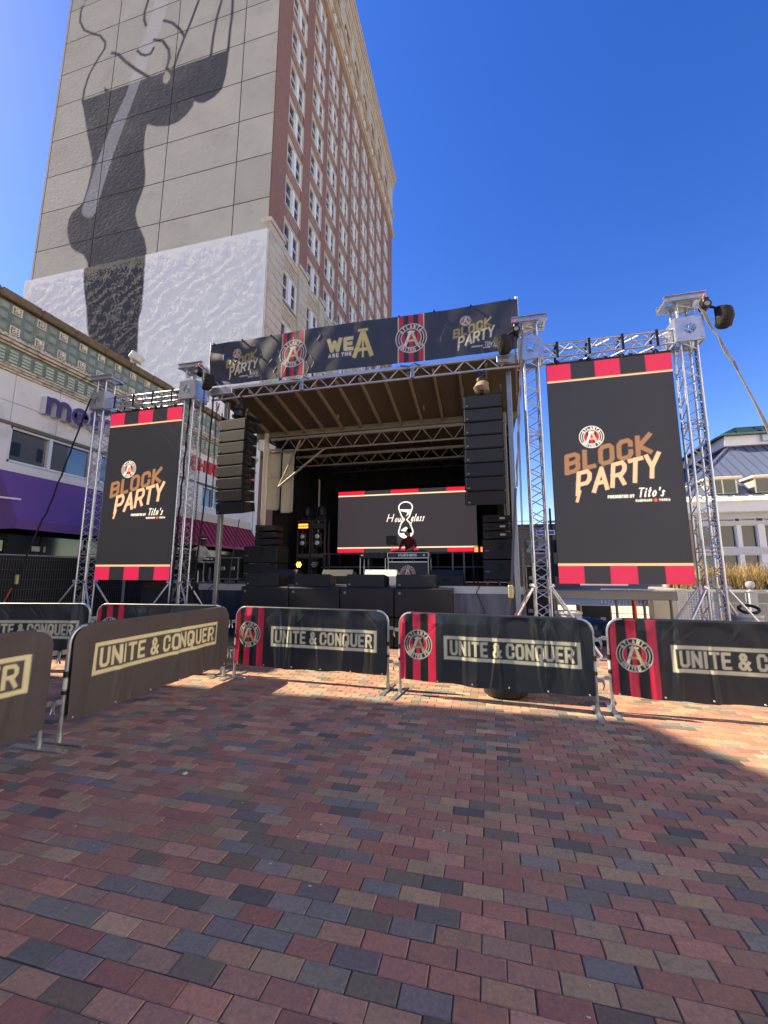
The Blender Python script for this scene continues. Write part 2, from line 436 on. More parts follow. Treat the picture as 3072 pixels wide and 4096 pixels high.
# colours run in loose drifts: dark bricks gather a little
nb = len(ctr); drift = np.sin(ctr[:,0]*1.7+1.1*np.sin(ctr[:,1]*1.3))*np.cos(ctr[:,1]*2.1+.6*ctr[:,0])
idx = np.array([rng.choice(len(PC), p=(lambda q: q/q.sum())(PW*np.where(np.arange(len(PC)) >= 5, 1+.55*d, 1-.2*d))) for d in drift])
hx, hy = .1004, .0492
jit = rng.normal(0, 1, (nb, 6))
inframe = (u > 20) & (u < 3052) & (v > 2300) & (v < 4070)
area = np.where(inframe, 1/(w**3), 0)
near = np.argsort(-area)[:300]; isnear = np.zeros(nb, bool); isnear[near] = True
def brick_vf(cx, cy, dz, tx, ty, rz, ex, ey):
    vs = []
    for (sx, sy) in ((-1,-1),(1,-1),(1,1),(-1,1)):
        for lev, (ix, z) in enumerate(((0, -.03), (0, -.0045), (.0042, 0))):
            x = sx*(hx+ex-ix); y = sy*(hy+ey-ix)
            vs.append((lev, x, y, z))
    vs.sort(key=lambda t: t[0])
    out = []
    for (_, x, y, z) in vs:
        X = x*math.cos(rz)-y*math.sin(rz); Y = x*math.sin(rz)+y*math.cos(rz)
        out.append((cx+X, cy+Y, dz+z+x*tx+y*ty))
    return out
BF = [(8,9,10,11)]+[(i, (i+1) % 4, 4+(i+1) % 4, 4+i) for i in range(4)]+[(4+i, 4+(i+1) % 4, 8+(i+1) % 4, 8+i) for i in range(4)]
# the 300 bricks that show largest, each its own object
proto = {}
for i in near:
    ci = int(idx[i]); var = int(rng.integers(0, 5)); key = (ci, var)
    if key not in proto:
        b = MB(); b.add(brick_vf(0, 0, 0, 0, 0, 0, rng.normal(0, .0006), rng.normal(0, .0006)), BF)
        me = b.mesh('brick', mbrick)
        set_col(me, np.tile(PC[ci]*(1+rng.normal(0, .10))*(1+rng.normal(0, .03, 3)), (12, 1))); proto[key] = me
    j = jit[i]
    put('brick', proto[key], pave, (ctr[i,0]+j[0]*.0008, ctr[i,1]+j[1]*.0008, j[2]*.0009), (j[3]*.005, j[4]*.004, j[5]*.004))
# the remaining bricks as one mass
V = []; Fc = []; Cc = []
for i in np.nonzero(~isnear)[0]:
    j = jit[i]; k = len(V)
    V += brick_vf(ctr[i,0]+j[0]*.0008, ctr[i,1]+j[1]*.0008, j[2]*.0009, j[3]*.006, j[4]*.008, j[5]*.004, 0, 0)
    Fc += [tuple(a+k for a in f) for f in BF]
    Cc.append(np.tile(PC[idx[i]]*(1+rng.normal(0, .13))*(1+rng.normal(0, .03, 3)), (12, 1)))
me = bpy.data.meshes.new('bricks'); me.from_pydata(V, [], Fc); me.update(); me.materials.append(mbrick); set_col(me, np.concatenate(Cc))
tag(put('bricks', me, pave), 'running-bond clay bricks of the plaza beyond the nearest courses', kind='stuff')
# bits of litter on the bricks
for (px, py, c, nm, lb, s) in ((-2.62, 3.26, rgb(240, 110, 70), 'bottle_cap', 'small orange bottle cap lying on the shaded bricks', .02),
                          (-2.43, 3.12, rgb(215, 215, 200), 'bottle_cap', 'small pale bottle cap lying on the shaded bricks', .02)):
    o = MB().lathe([(s*.9, .001), (s, .004), (s, .007), (s*.8, .009)], (0,0,0), 14).build(nm, M(nm+str(px), c, .6), None, True, (px, py, .001)); tag(o, lb, 'bottle cap')
lf = M('dry_leaf', rgb(200, 190, 160), .8)
LB = []
for k in range(60):
    x = random.uniform(-3.5, 3.5); y = random.uniform(1.8, 5.4); s = random.uniform(.004, .010); a = random.uniform(0, 6.28)
    b0 = len(LB)
    LB.append((x, y, s, a))
lb = MB()
for x, y, s, a in LB:
    k = len(lb.v); lb.box(-s, -s*.4, 0.0015, s, s*.4, .003); lb.xf(Matrix.Translation((x, y, .001)) @ Matrix.Rotation(a, 4, 'Z'), k)
tag(lb.build('litter_specks', lf), 'tiny pale specks of litter and grit on the bricks', 'litter', kind='stuff')
# pale concrete apron behind the right-hand screen
ap = MB().box(2.6, 11.2, -.02, 40, 40, .0045).build('concrete_apron', M('apron_concrete', rgb(196, 184, 160), .9, noise=(3, .12)))
tag(ap, kind='structure')
# ================================================================ office tower with the painted side wall
def paint_mat(name, bscale, bstr, bdist, stretch, rough=.75, dirtamt=.35):
    return M(name, (.5,.5,.5), rough, attr=True, noise=(.35, .10), dirt=(.22, rgb(120, 112, 98), dirtamt), bump=(bscale, bstr, bdist, stretch))
TX, TY = -15.0, 24.3
tower = thing('office_tower', 'tall brick and concrete office tower with a painted figure on its windowless side wall', 'office tower', (TX, TY, 0))
CONC = rgb(172, 169, 153); DARK = rgb(58, 58, 62); LINE = rgb(60, 52, 58); BEAM = rgb(190, 192, 192); WHITE = rgb(212, 215, 213); BLKP = rgb(46, 47, 52)
body = [(-35.04,44.74),(-19.54,44.81),(-19.56,43.49),(-19.69,42.09),(-19.95,40.99),(-20.6,40.44),(-21.49,40.19),(-21.96,40.27),(-22.41,40.55),(-22.58,40.71),(-22.66,40.2),(-23.19,39.54),(-23.97,39.06),(-24.92,38.95),(-26.16,39.25),(-27.16,39.8),(-27.31,39.11),(-27.32,38.02),(-27.21,36.8),(-26.92,35.3),(-26.83,34.67),(-26.8,33.73),(-27.06,32.76),(-27.37,31.8),(-27.43,31.02),(-27.14,30.16),(-26.69,29.39),(-26.24,28.52),(-25.99,27.7),(-25.84,26.6),(-31.99,26.6),(-31.76,26.87),(-31.96,27.58),(-32.51,28.37),(-33.35,28.82),(-33.95,29.36),(-34.45,30.41),(-34.71,31.41),(-34.64,32.23),(-34.34,32.87),(-33.6,33.3),(-33.26,33.7),(-33.02,34.84),(-32.82,36.25),(-32.83,36.88),(-32.85,37.88),(-33.19,38.97),(-33.77,40.66),(-34.32,42.62),(-34.68,43.78)]
leg = [(-25.84,27.0),(-25.77,25.5),(-25.7,24.0),(-25.66,22.11),(-25.87,21.31),(-25.73,19.25),(-25.65,17.24),(-25.5,10),(-30.0,10),(-29.9,17.75),(-30.34,19.9),(-30.86,21.03),(-31.23,23.02),(-31.62,24.4),(-31.97,26.01),(-32.02,27.0)]
beam = [(-27.3,55.5),(-27.73,53.3),(-28.15,51.03),(-28.54,49.84),(-29.05,48.44),(-29.32,46.17),(-29.93,43.54),(-30.76,41.77),(-31.74,39.05),(-32.29,37.23),(-32.54,36.18),(-33.31,32.75),(-33.06,32.26),(-32.48,31.89),(-31.97,31.92),(-31.69,32.37),(-31.28,34.54),(-30.52,37.72),(-29.51,41.14),(-28.67,43.89),(-28.1,45.75),(-27.65,47.53),(-27.03,49.01),(-26.56,50.67),(-26.24,52.69),(-25.8,55.5)]
lines = [([(-35.9,58.5),(-36.22,56.79),(-36.62,55.5),(-36.54,54.32),(-35.84,53.05),(-34.71,52.19),(-33.78,51.62),(-33.04,50.59),(-33.0,49.89),(-33.82,48.69),(-34.49,47.44),(-34.84,45.95),(-34.87,44.7)], .24),
 ([(-28.3,55),(-28.55,53.65),(-28.82,52.38),(-28.78,51.55),(-28.51,50.77)], .27), ([(-26.54,50.54),(-25.59,49.9),(-24.75,48.92),(-24.16,47.92)], .27),
 ([(-22.5,53),(-22.98,51.35),(-23.66,49.14),(-24.15,47.79),(-24.63,46.3),(-25.0,44.8)], .26), ([(-27.39,48.75),(-26.45,48.26),(-25.7,47.08),(-25.53,46.12),(-25.75,45.05),(-25.2,44.48)], .28),
 ([(-32.06,49.01),(-31.33,48.61),(-30.39,47.47),(-29.2,46.26),(-28.04,45.21),(-27.35,44.6)], .3), ([(-20.3,52),(-20.62,50.38),(-20.97,48.73),(-21.18,46.79),(-21.28,44.7)], .25),
 ([(-19.6,52),(-19.53,49.94),(-19.48,48.39),(-19.57,46.92),(-19.62,44.7)], .25), ([(-29.15,48.21),(-28.7,47.65),(-28.14,47.32),(-27.63,47.34),(-27.37,47.82)], .26)]
def mural(X, Z, base):
    C = np.empty(X.shape+(3,)); C[...] = base; aa = .1
    lay(C, poly_cov(X, Z, body, aa), DARK)
    lay(C, poly_cov(X, Z, leg, aa)*(Z < 26.9), BLKP)
    lay(C, poly_cov(X, Z, [(-25.75,44.98),(-25.3,44.3),(-25.25,43.8),(-25.59,43.42),(-25.95,43.7),(-26.0,44.3)], aa), CONC)
    lay(C, poly_cov(X, Z, [(-32.5,45.4),(-31.7,44.7),(-32.35,44.7)], aa), DARK)
    lay(C, poly_cov(X, Z, beam, aa)*.42, BEAM)
    for pl, w in lines: lay(C, seg_cov(X, Z, pl, w, aa), LINE)
    return C
mconc = paint_mat('painted_concrete', 2.6, .22, .04, (1, 1, 1.4), .85, .34)
xe = [-38.2, -37.9, -31.65, -24.9, -18.12, -15.02]; ze = [26.9, 29.7, 33.55, 37.25, 41.1, 44.95, 48.5, 52.2, 56.0, 59.8, 63.6, 67.4, 71.2, 74.0]
for a in range(5):
    for b in range(13):
        x0, x1, z0, z1 = xe[a]+.035, xe[a+1]-.035, ze[b]+.035, ze[b+1]-.035
        st = .085 if b < 8 else .4
        xs = np.linspace(x0, x1, max(2, int((x1-x0)/st))); zs = np.linspace(z0, z1, max(2, int((z1-z0)/st)))
        X, Z = np.meshgrid(xs, zs)
        base = np.array(CONC)*(1+rng.normal(0, .035))
        me = grid_mesh('panel', X-TX, np.zeros_like(X), Z, mural(X, Z, base), mconc)
        put('panel', me, tower)
MB().box(-23.15, .06, 26.8, -.3, .3, 74).build('panel_backing', M('panel_joint', rgb(88, 84, 78), .9), tower)
# white-painted rough brick below
def rough_brick_mat():
    m = bpy.data.materials.new('painted_rough_brick'); m.use_nodes = True; nt = m.node_tree; n = nt.nodes; l = nt.links
    p = n['Principled BSDF']; p.inputs['Roughness'].default_value = .85
    a = n.new('ShaderNodeAttribute'); a.attribute_name = 'Col'; l.new(a.outputs[0], p.inputs['Base Color'])
    g = n.new('ShaderNodeNewGeometry')
    def nz(sc, stretch, det):
        mp = n.new('ShaderNodeMapping'); mp.inputs['Scale'].default_value = stretch; l.new(g.outputs['Position'], mp.inputs[0])
        t = n.new('ShaderNodeTexNoise'); t.inputs['Scale'].default_value = sc; t.inputs['Detail'].default_value = det; t.inputs['Roughness'].default_value = .7
        l.new(mp.outputs[0], t.inputs[0]); return t.outputs['Fac']
    h1 = nz(8.0, (1, 1, 2.4), 9); h2 = nz(.30, (1, 1, 1), 3)
    ad = n.new('ShaderNodeMath'); ad.operation = 'MULTIPLY_ADD'; l.new(h1, ad.inputs[0]); ad.inputs[1].default_value = .6; l.new(h2, ad.inputs[2])
    b = n.new('ShaderNodeBump'); b.inputs['Strength'].default_value = .8; b.inputs['Distance'].default_value = .045
    l.new(ad.outputs[0], b.inputs['Height']); l.new(b.outputs[0], p.inputs['Normal']); return m
xs = np.linspace(-38.5, -14.98, 280); zs = np.linspace(10, 26.86, 200); X, Z = np.meshgrid(xs, zs)
rel = .006*np.sin(X*3.1+2*np.sin(Z*1.7))*np.sin(Z*4.3+np.sin(X*2.2)) + .004*rng.normal(0, 1, X.shape)
edge = np.clip((26.86-Z)/1.2, 0, 1)*np.clip((X+38.5)/.6, 0, 1)*np.clip((-14.98-X)/.9, 0, 1)
C = mural(X, Z, np.array(WHITE)*.93)
put('painted_brick_wall', grid_mesh('painted_brick_wall', X-TX, -.16-rel*edge, Z, C, rough_brick_mat()), tower)
MB().box(-23.5, -.10, 0, .02, .35, 26.85).build('side_wall', M('white_paint_side', WHITE, .6, noise=(2, .1)), tower)
# brick street front
mbr = M('dark_red_brick', rgb(136, 98, 86), .85, noise=(1.2, .14), bump=(14, .35, .02, (1, 1, 3)))
mbr2 = M('red_brick_spandrel', rgb(146, 114, 101), .85, noise=(1.6, .15), bump=(14, .3, .02, (1, 1, 3)))
mst = M('cream_stone', rgb(190, 181, 162), .8, noise=(.9, .14), dirt=(1.3, rgb(120, 104, 84), .4), bump=(6, .25, .03))
mwf = M('window_white_paint', rgb(222, 224, 220), .5)
mgl = M('window_glass', (.02, .026, .034), .06, spec=.9)
MB().box(-23.1, .36, 0, -.62, 40.7, 73.6).build('core', M('core_brick', rgb(120, 84, 72), .9), tower)
cols = [26.6, 31.0, 34.87, 38.77, 42.67, 46.6, 50.5, 54.4, 58.95]; CW = 2.6
edges = [TY+.02]+sum([[c, c+CW] for c in cols], [])+[65.0]
for i in range(0, len(edges), 2):
    y0, y1 = edges[i]-TY, edges[i+1]-TY
    MB().box(-.62, y0+.03, 27.9, 0, y1-.03, 62).build('pier', mbr, tower)
    sp = MB().box(-.62, y0+.02, 10, .10, y1-.02, 27.6)
    sp.box(-.62, y0-.05, 27.6, .22, y1+.05, 27.95)
    for zc in np.arange(11, 27, .75): sp.box(-.1, y0+.06, zc, .14, y1-.06, zc+.7)
    sp.build('stone_pier', mst, tower)
    MB().box(-.62, y0, 62, .12, y1, 71.5).build('stone_pier', mst, tower)
WH = 2.5
def window_meshes(w, h, cm=.42):
    f = MB(); t = .11; d0, d1 = -.22, -.05
    f.box(d0, 0, 0, d1, t, h); f.box(d0, w-t, 0, d1, w, h); f.box(d0, t, 0, d1, w-t, t); f.box(d0, t, h-t, d1, w-t, h)
    f.box(d0, w/2-cm/2, t, d1+.06, w/2+cm/2, h-t)
    hw = w/2-cm/2-t
    for y0 in (t, w/2+cm/2):
        f.box(d0, y0, h/2-.04, d1-.03, y0+hw, h/2+.04)
        f.box(d0, y0, t, d1-.04, y0+.05, h-t); f.box(d0, y0+hw-.05, t, d1-.04, y0+hw, h-t)
    f.box(-.22, -.06, -.08, .06, w+.06, -.0)          # sill
    p = MB().box(d0+.015, 0, t, d0+.03, hw, h-t)
    return f.mesh('window', mwf), p.mesh('pane', mgl), hw, t
wm, pm, hw, tt = window_meshes(CW, WH)
wm2, pm2, hw2, tt2 = window_meshes(CW, 2.5, .55)
def add_window(y, z, frame, pane, h_, t_, cm):
    o = put('window', frame, tower, (0, y, z))
    for k in range(2):
        po = put('pane', pane, o, (0, t_ if k == 0 else CW/2+cm/2, 0))
        po.rotation_euler = (0, random.uniform(-.006, .006), random.uniform(-.006, .006))
    return o
surr = MB(); t = .16
for a, b in (((-.02, -.10), (.0, WH+.16)),):
    surr.box(-.30, -.0+.0, WH, .012, CW, WH+.15); surr.box(-.30, -.12, -.1, .015, .0, WH+.16); surr.box(-.30, CW, -.1, .015, CW+.12, WH+.16)
surm = surr.mesh('surround', mst)
spm = MB().box(-.55, 0.02, 0, -.05, CW-.02, 3.87-WH-.30)
spm.box(-.06, .2, .2, -.02, CW-.2, 3.87-WH-.5)
spm = spm.mesh('spandrel', mbr2)
ztops = [29.98+3.87*k for k in range(9)]
for ci, c in enumerate(cols):
    y = c-TY
    for zt in ztops:
        o = add_window(y, zt-WH, wm, pm, hw, tt, .42)
        put('surround', surm, tower, (0, y, zt-WH))
        put('spandrel', spm, tower, (0, y, zt+.18))
    MB().box(-.55, y, 27.0, -.04, y+CW, 27.66).build('spandrel', mst, tower)
    # stone storeys with scrolled panels
    for zt in (25.6, 21.25, 16.9, 12.6):
        add_window(y, zt-2.5, wm2, pm2, hw2, tt2, .55)
        q = MB().box(-.55, y, zt, -.02, y+CW, zt+1.55 if zt > 13 else zt+1.5)
        q.box(-.03, y+.15, zt+.25, .05, y+CW-.15, zt+.36); q.box(-.03, y+.15, zt+1.2, .05, y+CW-.15, zt+1.32)
        for k in range(5):
            yy = y+.45+k*.42
            q.path([(.0, yy+.15*math.cos(a), zt+.78+.26*math.sin(a)) for a in np.linspace(.3, 5.6, 9)], .05, 5)
        q.build('spandrel', mst, tower)
# top storeys: belt, small windows, belt, arches, cornice
bt = MB()
for z0, z1, d in ((61.9, 62.2, .35), (62.2, 62.5, .5), (62.5, 62.7, .3), (65.9, 66.15, .3), (66.15, 66.4, .42)):
    bt.box(-.6, -.02, z0, d, 40.75, z1)
bt.build('belt_course', mst, tower)
cn = MB()
for z0, z1, d in ((71.0, 71.6, .16), (71.6, 72.1, .26), (72.1, 73.0, .34), (73.0, 73.5, .5), (73.5, 74.1, .66), (74.1, 74.5, .8)):
    cn.box(-23.1, -.02, z0, d, 40.7+d*.6, z1)
cn.build('cornice', mst, tower)
for c in cols:
    y = c-TY
    add_window(y, 63.2, wm, pm, hw, tt, .42)
    wl_ = MB().box(-.5, y, 62.6, -.04, y+CW, 63.1); wl_.box(-.5, y, 65.45, -.04, y+CW, 66); wl_.build('spandrel', mst, tower)
    pts = [(y, 66.4), (y+CW, 66.4), (y+CW, 68.4)]
    arch = [(y+CW/2+CW/2*math.cos(a), 68.4+1.3*math.sin(a)) for a in np.linspace(0, math.pi, 13)]
    MB().prism([(y, 66.4), (y+CW, 66.4)]+arch, 'x', -.36, -.34).build('pane', mgl, tower)
    fr = MB()
    up = [(y, 71), (y, 68.4)]+arch[::-1]+[(y+CW, 71)]
    for k in range(12):
        a0, a1 = arch[k], arch[k+1]
        fr.add([(-.5, *a0), (-.5, *a1), (-.5, a1[0], 71), (-.5, a0[0], 71), (-.02, *a0), (-.02, *a1), (-.02, a1[0], 71), (-.02, a0[0], 71)],
               [(4,5,1,0), (7,6,5,4), (7,4,0,3), (0,1,2,3)])
    fr.path([(.0, p[0], p[1]) for p in arch], .16, 5)
    fr.build('arch', mst, tower)
    q = MB().box(-.33, y+CW/2-.2, 66.4, -.16, y+CW/2+.2, 69.6); q.box(-.33, y, 66.4, -.2, y+.12, 68.4); q.box(-.33, y+CW-.12, 66.4, -.2, y+CW, 68.4)
    q.box(-.33, y, 67.3, -.22, y+CW, 67.4); q.build('window_frame', mwf, tower)

# ================================================================ two-storey shop block along the left
shop = thing('shop_block', 'two-storey shop block with a green tiled cornice and pale stone upper floor', 'shop building', (-15, 6.2, 0))
SY = 6.2
mwh = M('pale_stone', rgb(207, 209, 211), .7, noise=(1.3, .07), dirt=(.8, rgb(150, 148, 146), .55), bump=(9, .12, .02))
mgt = M('green_glaze', rgb(136, 150, 141), .5, noise=(2.2, .14), dirt=(3, rgb(70, 84, 74), .5))
mgt2 = M('green_glaze_dark', rgb(108, 126, 120), .5, noise=(2.4, .14), dirt=(3, rgb(64, 76, 68), .5))
mmold = M('stained_moulding', rgb(192, 186, 172), .8, noise=(3, .2), dirt=(3.6, rgb(58, 44, 38), 1.0))
mcop = M('mossy_coping', rgb(112, 98, 76), .95, noise=(3, .25), dirt=(4, rgb(60, 52, 40), .6), bump=(12, .5, .03))
morn = M('white_glaze_ornament', rgb(222, 216, 200), .6, noise=(6, .15), dirt=(5, rgb(110, 90, 70), .5))
E_ = 24.12-SY
MB().box(-14, .0, 0, -.32, E_, 10.3).build('core', M('shop_core', rgb(150, 146, 138), .9), shop)
# upper wall as stone panels with open joints
ys = [0.0, 1.6, 3.36, 4.84, 6.3, 7.8, 9.3, 10.8, 12.3, 13.8, 15.3, 16.8, E_]
zs_ = [6.5, 7.15, 8.12]
for i in range(len(ys)-1):
    for j in range(2):
        MB().bbox(-.32, ys[i]+.006, zs_[j]+.006, 0, ys[i+1]-.006, zs_[j+1]-.006, .008).build('panel', mwh, shop)
MB().box(-.3, 0, 6.44, -.02, E_, 8.15).build('joint_backing', M('dark_joint', rgb(110, 108, 104), .9), shop)
MB().box(-.32, 0, 4.5, 0, E_, 5.17).build('sill_band', mwh, shop)
MB().box(-.32, 0, 6.38, .03, E_, 6.46).build('window_head', M('head_dark', rgb(96, 92, 88), .8), shop)
# windows: ranges along the wall, in world Y
def glossy_glass(nm):
    m = M(nm, (.010, .012, .013), .02, spec=.5); m.node_tree.nodes['Principled BSDF'].inputs['IOR'].default_value = 2.3; return m
def shop_window(y0, y1, mull):
    o = MB().box(-.2, y0, 5.2, -.05, y0+.08, 6.38).box(-.2, y1-.08, 5.2, -.05, y1, 6.38).box(-.2, y0, 5.2, -.05, y1, 5.27).box(-.2, y0, 6.3, -.05, y1, 6.38)
    for m_ in mull: o.box(-.2, m_-.06, 5.2, -.03, m_+.06, 6.38)
    o = o.build('window', M('alu_white', rgb(205, 208, 212), .35, .3), shop)
    es = [y0+.08]+mull+[y1-.08]
    for k in range(len(es)-1):
        MB().box(-.17, es[k]+(.06 if k else 0), 5.27, -.15, es[k+1]-(.06 if k < len(es)-2 else 0), 6.3).build(
            'pane', glossy_glass('shop_glass'), o)
pr_ = [(0, 9.62), (12.55, 12.9), (16.0, 19.05), (20.9, 24.2)]
for a, b, m_ in ((9.62, 12.55, [10.95]), (12.9, 16.0, [14.4]), (19.05, 20.9, [20.05])):
    shop_window(a-SY, b-SY, [q-SY for q in m_])
for a, b in ((SY, 9.62), (12.55, 12.9), (16.0, 19.05), (20.9, 24.12)):
    MB().box(-.32, a-SY+.003, 5.17, -.003, b-SY-.003, 6.38).build('pier', mwh, shop)
# cornice, from the wall panels up
MB().box(-.32, 0, 8.12, .05, E_, 8.2).box(-.32, 0, 8.2, .12, E_, 8.27).box(-.32, 0, 8.27, .17, E_, 8.34).build('lower_moulding', mmold, shop)
MB().box(-.32, 0, 8.34, .02, E_, 8.95).build('frieze_band', mgt2, shop)
lv = MB()
for k in range(4): lv.box(.02, -.13, 8.42+k*.11, .085, .13, 8.50+k*.11)
lv = lv.mesh('louvre_block', M('pale_green', rgb(168, 182, 168), .6, noise=(5, .15), dirt=(4, rgb(84, 92, 80), .5)))
um = MB().box(-.32, 0, 8.95, .10, E_, 9.02).box(-.32, 0, 9.02, .2, E_, 9.12).box(-.32, 0, 9.12, .27, E_, 9.2).box(-.32, 0, 9.2, .16, E_, 9.27)
for k in range(int(E_/.14)): um.box(.16, .03+k*.14, 9.205, .24, .11+k*.14, 9.26)
um.build('stained_moulding', mmold, shop)
MB().box(-.32, 0, 9.27, .02, E_, 10.42).build('frieze_wall', mgt2, shop)
pan = MB().bbox(.0, -.135, -.125, .055, .135, .125, .02); pan.bbox(.05, -.10, -.09, .075, .10, .09, .012)
pan = pan.mesh('tile_panel', mgt)
orn = MB()
orn.lathe([(.05, .06), (.05, .11), (.03, .12)], n=8); orn.v = [(z, x, y) for x, y, z in orn.v]
for a in range(4):
    cy_, cz_ = .075*math.cos(R(45+90*a)), .075*math.sin(R(45+90*a))
    orn.path([(.085, cy_+.042*math.cos(t_), cz_+.042*math.sin(t_)) for t_ in np.linspace(0, 2*math.pi, 8, endpoint=False)], .018, 5, True)
orn.box(.02, -.15, -.14, .05, -.12, .14).box(.02, .12, -.14, .05, .15, .14).box(.02, -.12, .11, .05, .12, .14).box(.02, -.12, -.14, .05, .12, -.11)
orn = orn.mesh('rosette', morn)
for k in range(46):
    y = 9.3-SY-.39*7+k*.39
    if y < .2 or y > E_-.2: continue
    for j, z in enumerate((9.52, 9.87, 10.22)):
        put('rosette' if (k % 2 == 1 and j != 1) else 'tile_panel', orn if (k % 2 == 1 and j != 1) else pan, shop, (0, y, z))
    put('louvre_block', lv, shop, (0, y+.05, 0))
cp = MB()
for k in range(int(E_/1.25)+1):
    cp.bbox(-.5, k*1.25+.01, 10.42, .2+random.uniform(-.02, .02), min((k+1)*1.25-.01, E_), 10.74+random.uniform(-.02, .02), .04)
cp.build('coping', mcop, shop)
# dark shopfront below the awnings
sg = M('dark_shop_glass', (.012, .016, .014), .06, spec=.8)
MB().box(-.32, 0, 0, -.02, 3.3, 4.5).build('pier', mwh, shop)
for k in range(9):
    MB().box(-.16, 3.3+k*1.62, .35, -.13, 4.9+k*1.62, 4.5).build('shop_pane', sg, shop)
    MB().box(-.2, 4.885+k*1.62, 0, -.08, 4.935+k*1.62, 4.5).build('mullion', M('dark_alu', rgb(30, 32, 32), .4, .5), shop)
for yy, zz, w_, h_, c_ in ((4.62, 2.34, .34, .17, (206, 208, 200)), (5.0, 2.32, .08, .2, (170, 172, 165)), (4.55, 1.92, .6, .12, (120, 124, 116)), (3.42, 2.3, .3, .34, (190, 214, 200)), (6.3, 2.15, .4, .34, (26, 24, 32))):
    MB().box(-.126, yy, zz, -.12, yy+w_, zz+h_).build('window_poster', M('poster_%d' % c_[0], rgb(*c_), .7), shop)
MB().box(-.25, 3.3, 0, -.08, E_, .35).build('stall_riser', M('riser', rgb(52, 50, 52), .7), shop)
# purple awning
mpur = M('purple_canvas', rgb(98, 66, 132), .75, noise=(2.5, .08), bump=(40, .1, .004))
aw = MB()
y0, y1 = 9.45-SY, 15.7-SY
prof = [(.0, 4.88), (1.02, 3.24), (1.02, 2.95), (.98, 2.95), (.98, 3.22), (.0, 4.80)]
aw.prism([(p[0], p[1]) for p in prof], 'y', y0, y1)
aw2 = MB().prism([(.0, 4.86), (1.0, 3.24), (1.0, 2.95), (0, 2.95)], 'y', y0-.012, y0-.001); aw3 = MB().prism([(.0, 4.86), (1.0, 3.24), (1.0, 2.95), (0, 2.95)], 'y', y1+.001, y1+.012)
awn = thing('shop_awning', 'purple canvas awning over the dark shopfront at the left', 'awning', (-15, SY, 0))
MB().tube((.15, y0-.25, 3.95), (1.0, y0+.05, 3.86), .03, 8).build('light_bar', M('bar_white', rgb(226, 226, 226), .4), awn)
aw.build('canopy', mpur, awn); aw2.build('end_panel', mpur, awn); aw3.build('end_panel', mpur, awn)
# red ribbed awning
mred = M('red_metal_roof', rgb(150, 40, 62), .55, noise=(2, .1))
rawn = thing('shop_awning', 'dark red ribbed awning further along the shop block, behind the loudspeakers', 'awning', (-15, SY, 0))
ra = MB(); y0, y1 = 16.4-SY, 23.9-SY
ra.prism([(0, 4.42), (1.0, 3.12), (1.0, 3.0), (.96, 3.0), (.96, 3.1), (0, 4.34)], 'y', y0, y1)
ra.build('canopy', mred, rawn)
for k in range(20):
    y = y0+.1+k*.385
    MB().add([(0, y, 4.425), (1.0, y, 3.125), (1.0, y+.04, 3.125), (0, y+.04, 4.425), (.02, y, 4.48), (1.02, y, 3.16), (1.02, y+.04, 3.16), (.02, y+.04, 4.48)],
             [(4,5,6,7), (0,1,5,4), (7,6,2,3), (1,2,6,5), (0,4,7,3)]).build('rib', M('red_rib', rgb(116, 22, 42), .5), rawn)
MB().box(0, y0, 4.44, .03, y1+.05, 4.9).build('fascia', M('awning_fascia', rgb(190, 184, 170), .7), rawn)
# raised letters: ribbons extruded off the wall
def ribbon3d(mb, pts, w, x0, x1):
    pts = [Vector((p[0], p[1])) for p in pts]; n = len(pts); Lf = []; Rt = []
    for i, p in enumerate(pts):
        a = (pts[i]-pts[i-1]).normalized() if i else None; b = (pts[i+1]-pts[i]).normalized() if i < n-1 else None
        t = (a+b).normalized() if (a and b) else (a or b); nn = Vector((-t.y, t.x))
        k = 1/max(.5, nn.dot(Vector((-(b or a).y, (b or a).x))))
        Lf.append(p+nn*w/2*k); Rt.append(p-nn*w/2*k)
    vs = []
    for i in range(n): vs += [(x0, *Lf[i]), (x0, *Rt[i]), (x1, *Rt[i]), (x1, *Lf[i])]
    fs = []
    for i in range(n-1):
        for k in range(4): fs.append((i*4+k, i*4+(k+1) % 4, i*4+4+(k+1) % 4, i*4+4+k))
    fs += [(0,1,2,3), ((n-1)*4+3, (n-1)*4+2, (n-1)*4+1, (n-1)*4)]
    mb.add(vs, fs)
arcp = lambda cx, cy, rx, ry, a0, a1, n=10: [(cx+rx*math.cos(R(a)), cy+ry*math.sin(R(a))) for a in np.linspace(a0, a1, n)]
LET = {'m': ([[(.1,0),(.1,.62)], [(.1,.38)]+arcp(.28,.38,.18,.18,180,0)+[(.46,0)], [(.46,.38)]+arcp(.64,.38,.18,.18,180,0)+[(.82,0)]], .92),
 'e': ([[(.1,.31)]+[(.58,.31)]+arcp(.34,.31,.24,.26,0,300,16)], .68), 't': ([[(.22,.82),(.22,.2)]+arcp(.36,.2,.14,.14,180,280,5), [(.04,.58),(.46,.58)]], .5),
 'r': ([[(.1,0),(.1,.62)], [(.1,.36)]+arcp(.3,.36,.2,.2,180,60,6)], .46), 'o': ([arcp(.34,.31,.24,.26,0,360,18)], .68)}
sign = thing('letter_sign', 'purple raised letters spelling metro on the pale wall', 'sign', (-15, 10.4, 7.1))
cy = 0
for ch in 'metro':
    st, wd = LET[ch]; f = MB(); b = MB()
    for q, pl in enumerate(st):
        ribbon3d(f, pl, .17, .25+.002*q, .27+.002*q); ribbon3d(b, pl, .185, .01, .249+.0005*q)
    lo = b.build('letter', M('letter_side', rgb(205, 208, 214), .5), sign, loc=(0, cy, 0)); f.build('letter_face', M('letter_purple', rgb(66, 50, 108), .5), lo)
    cy += wd
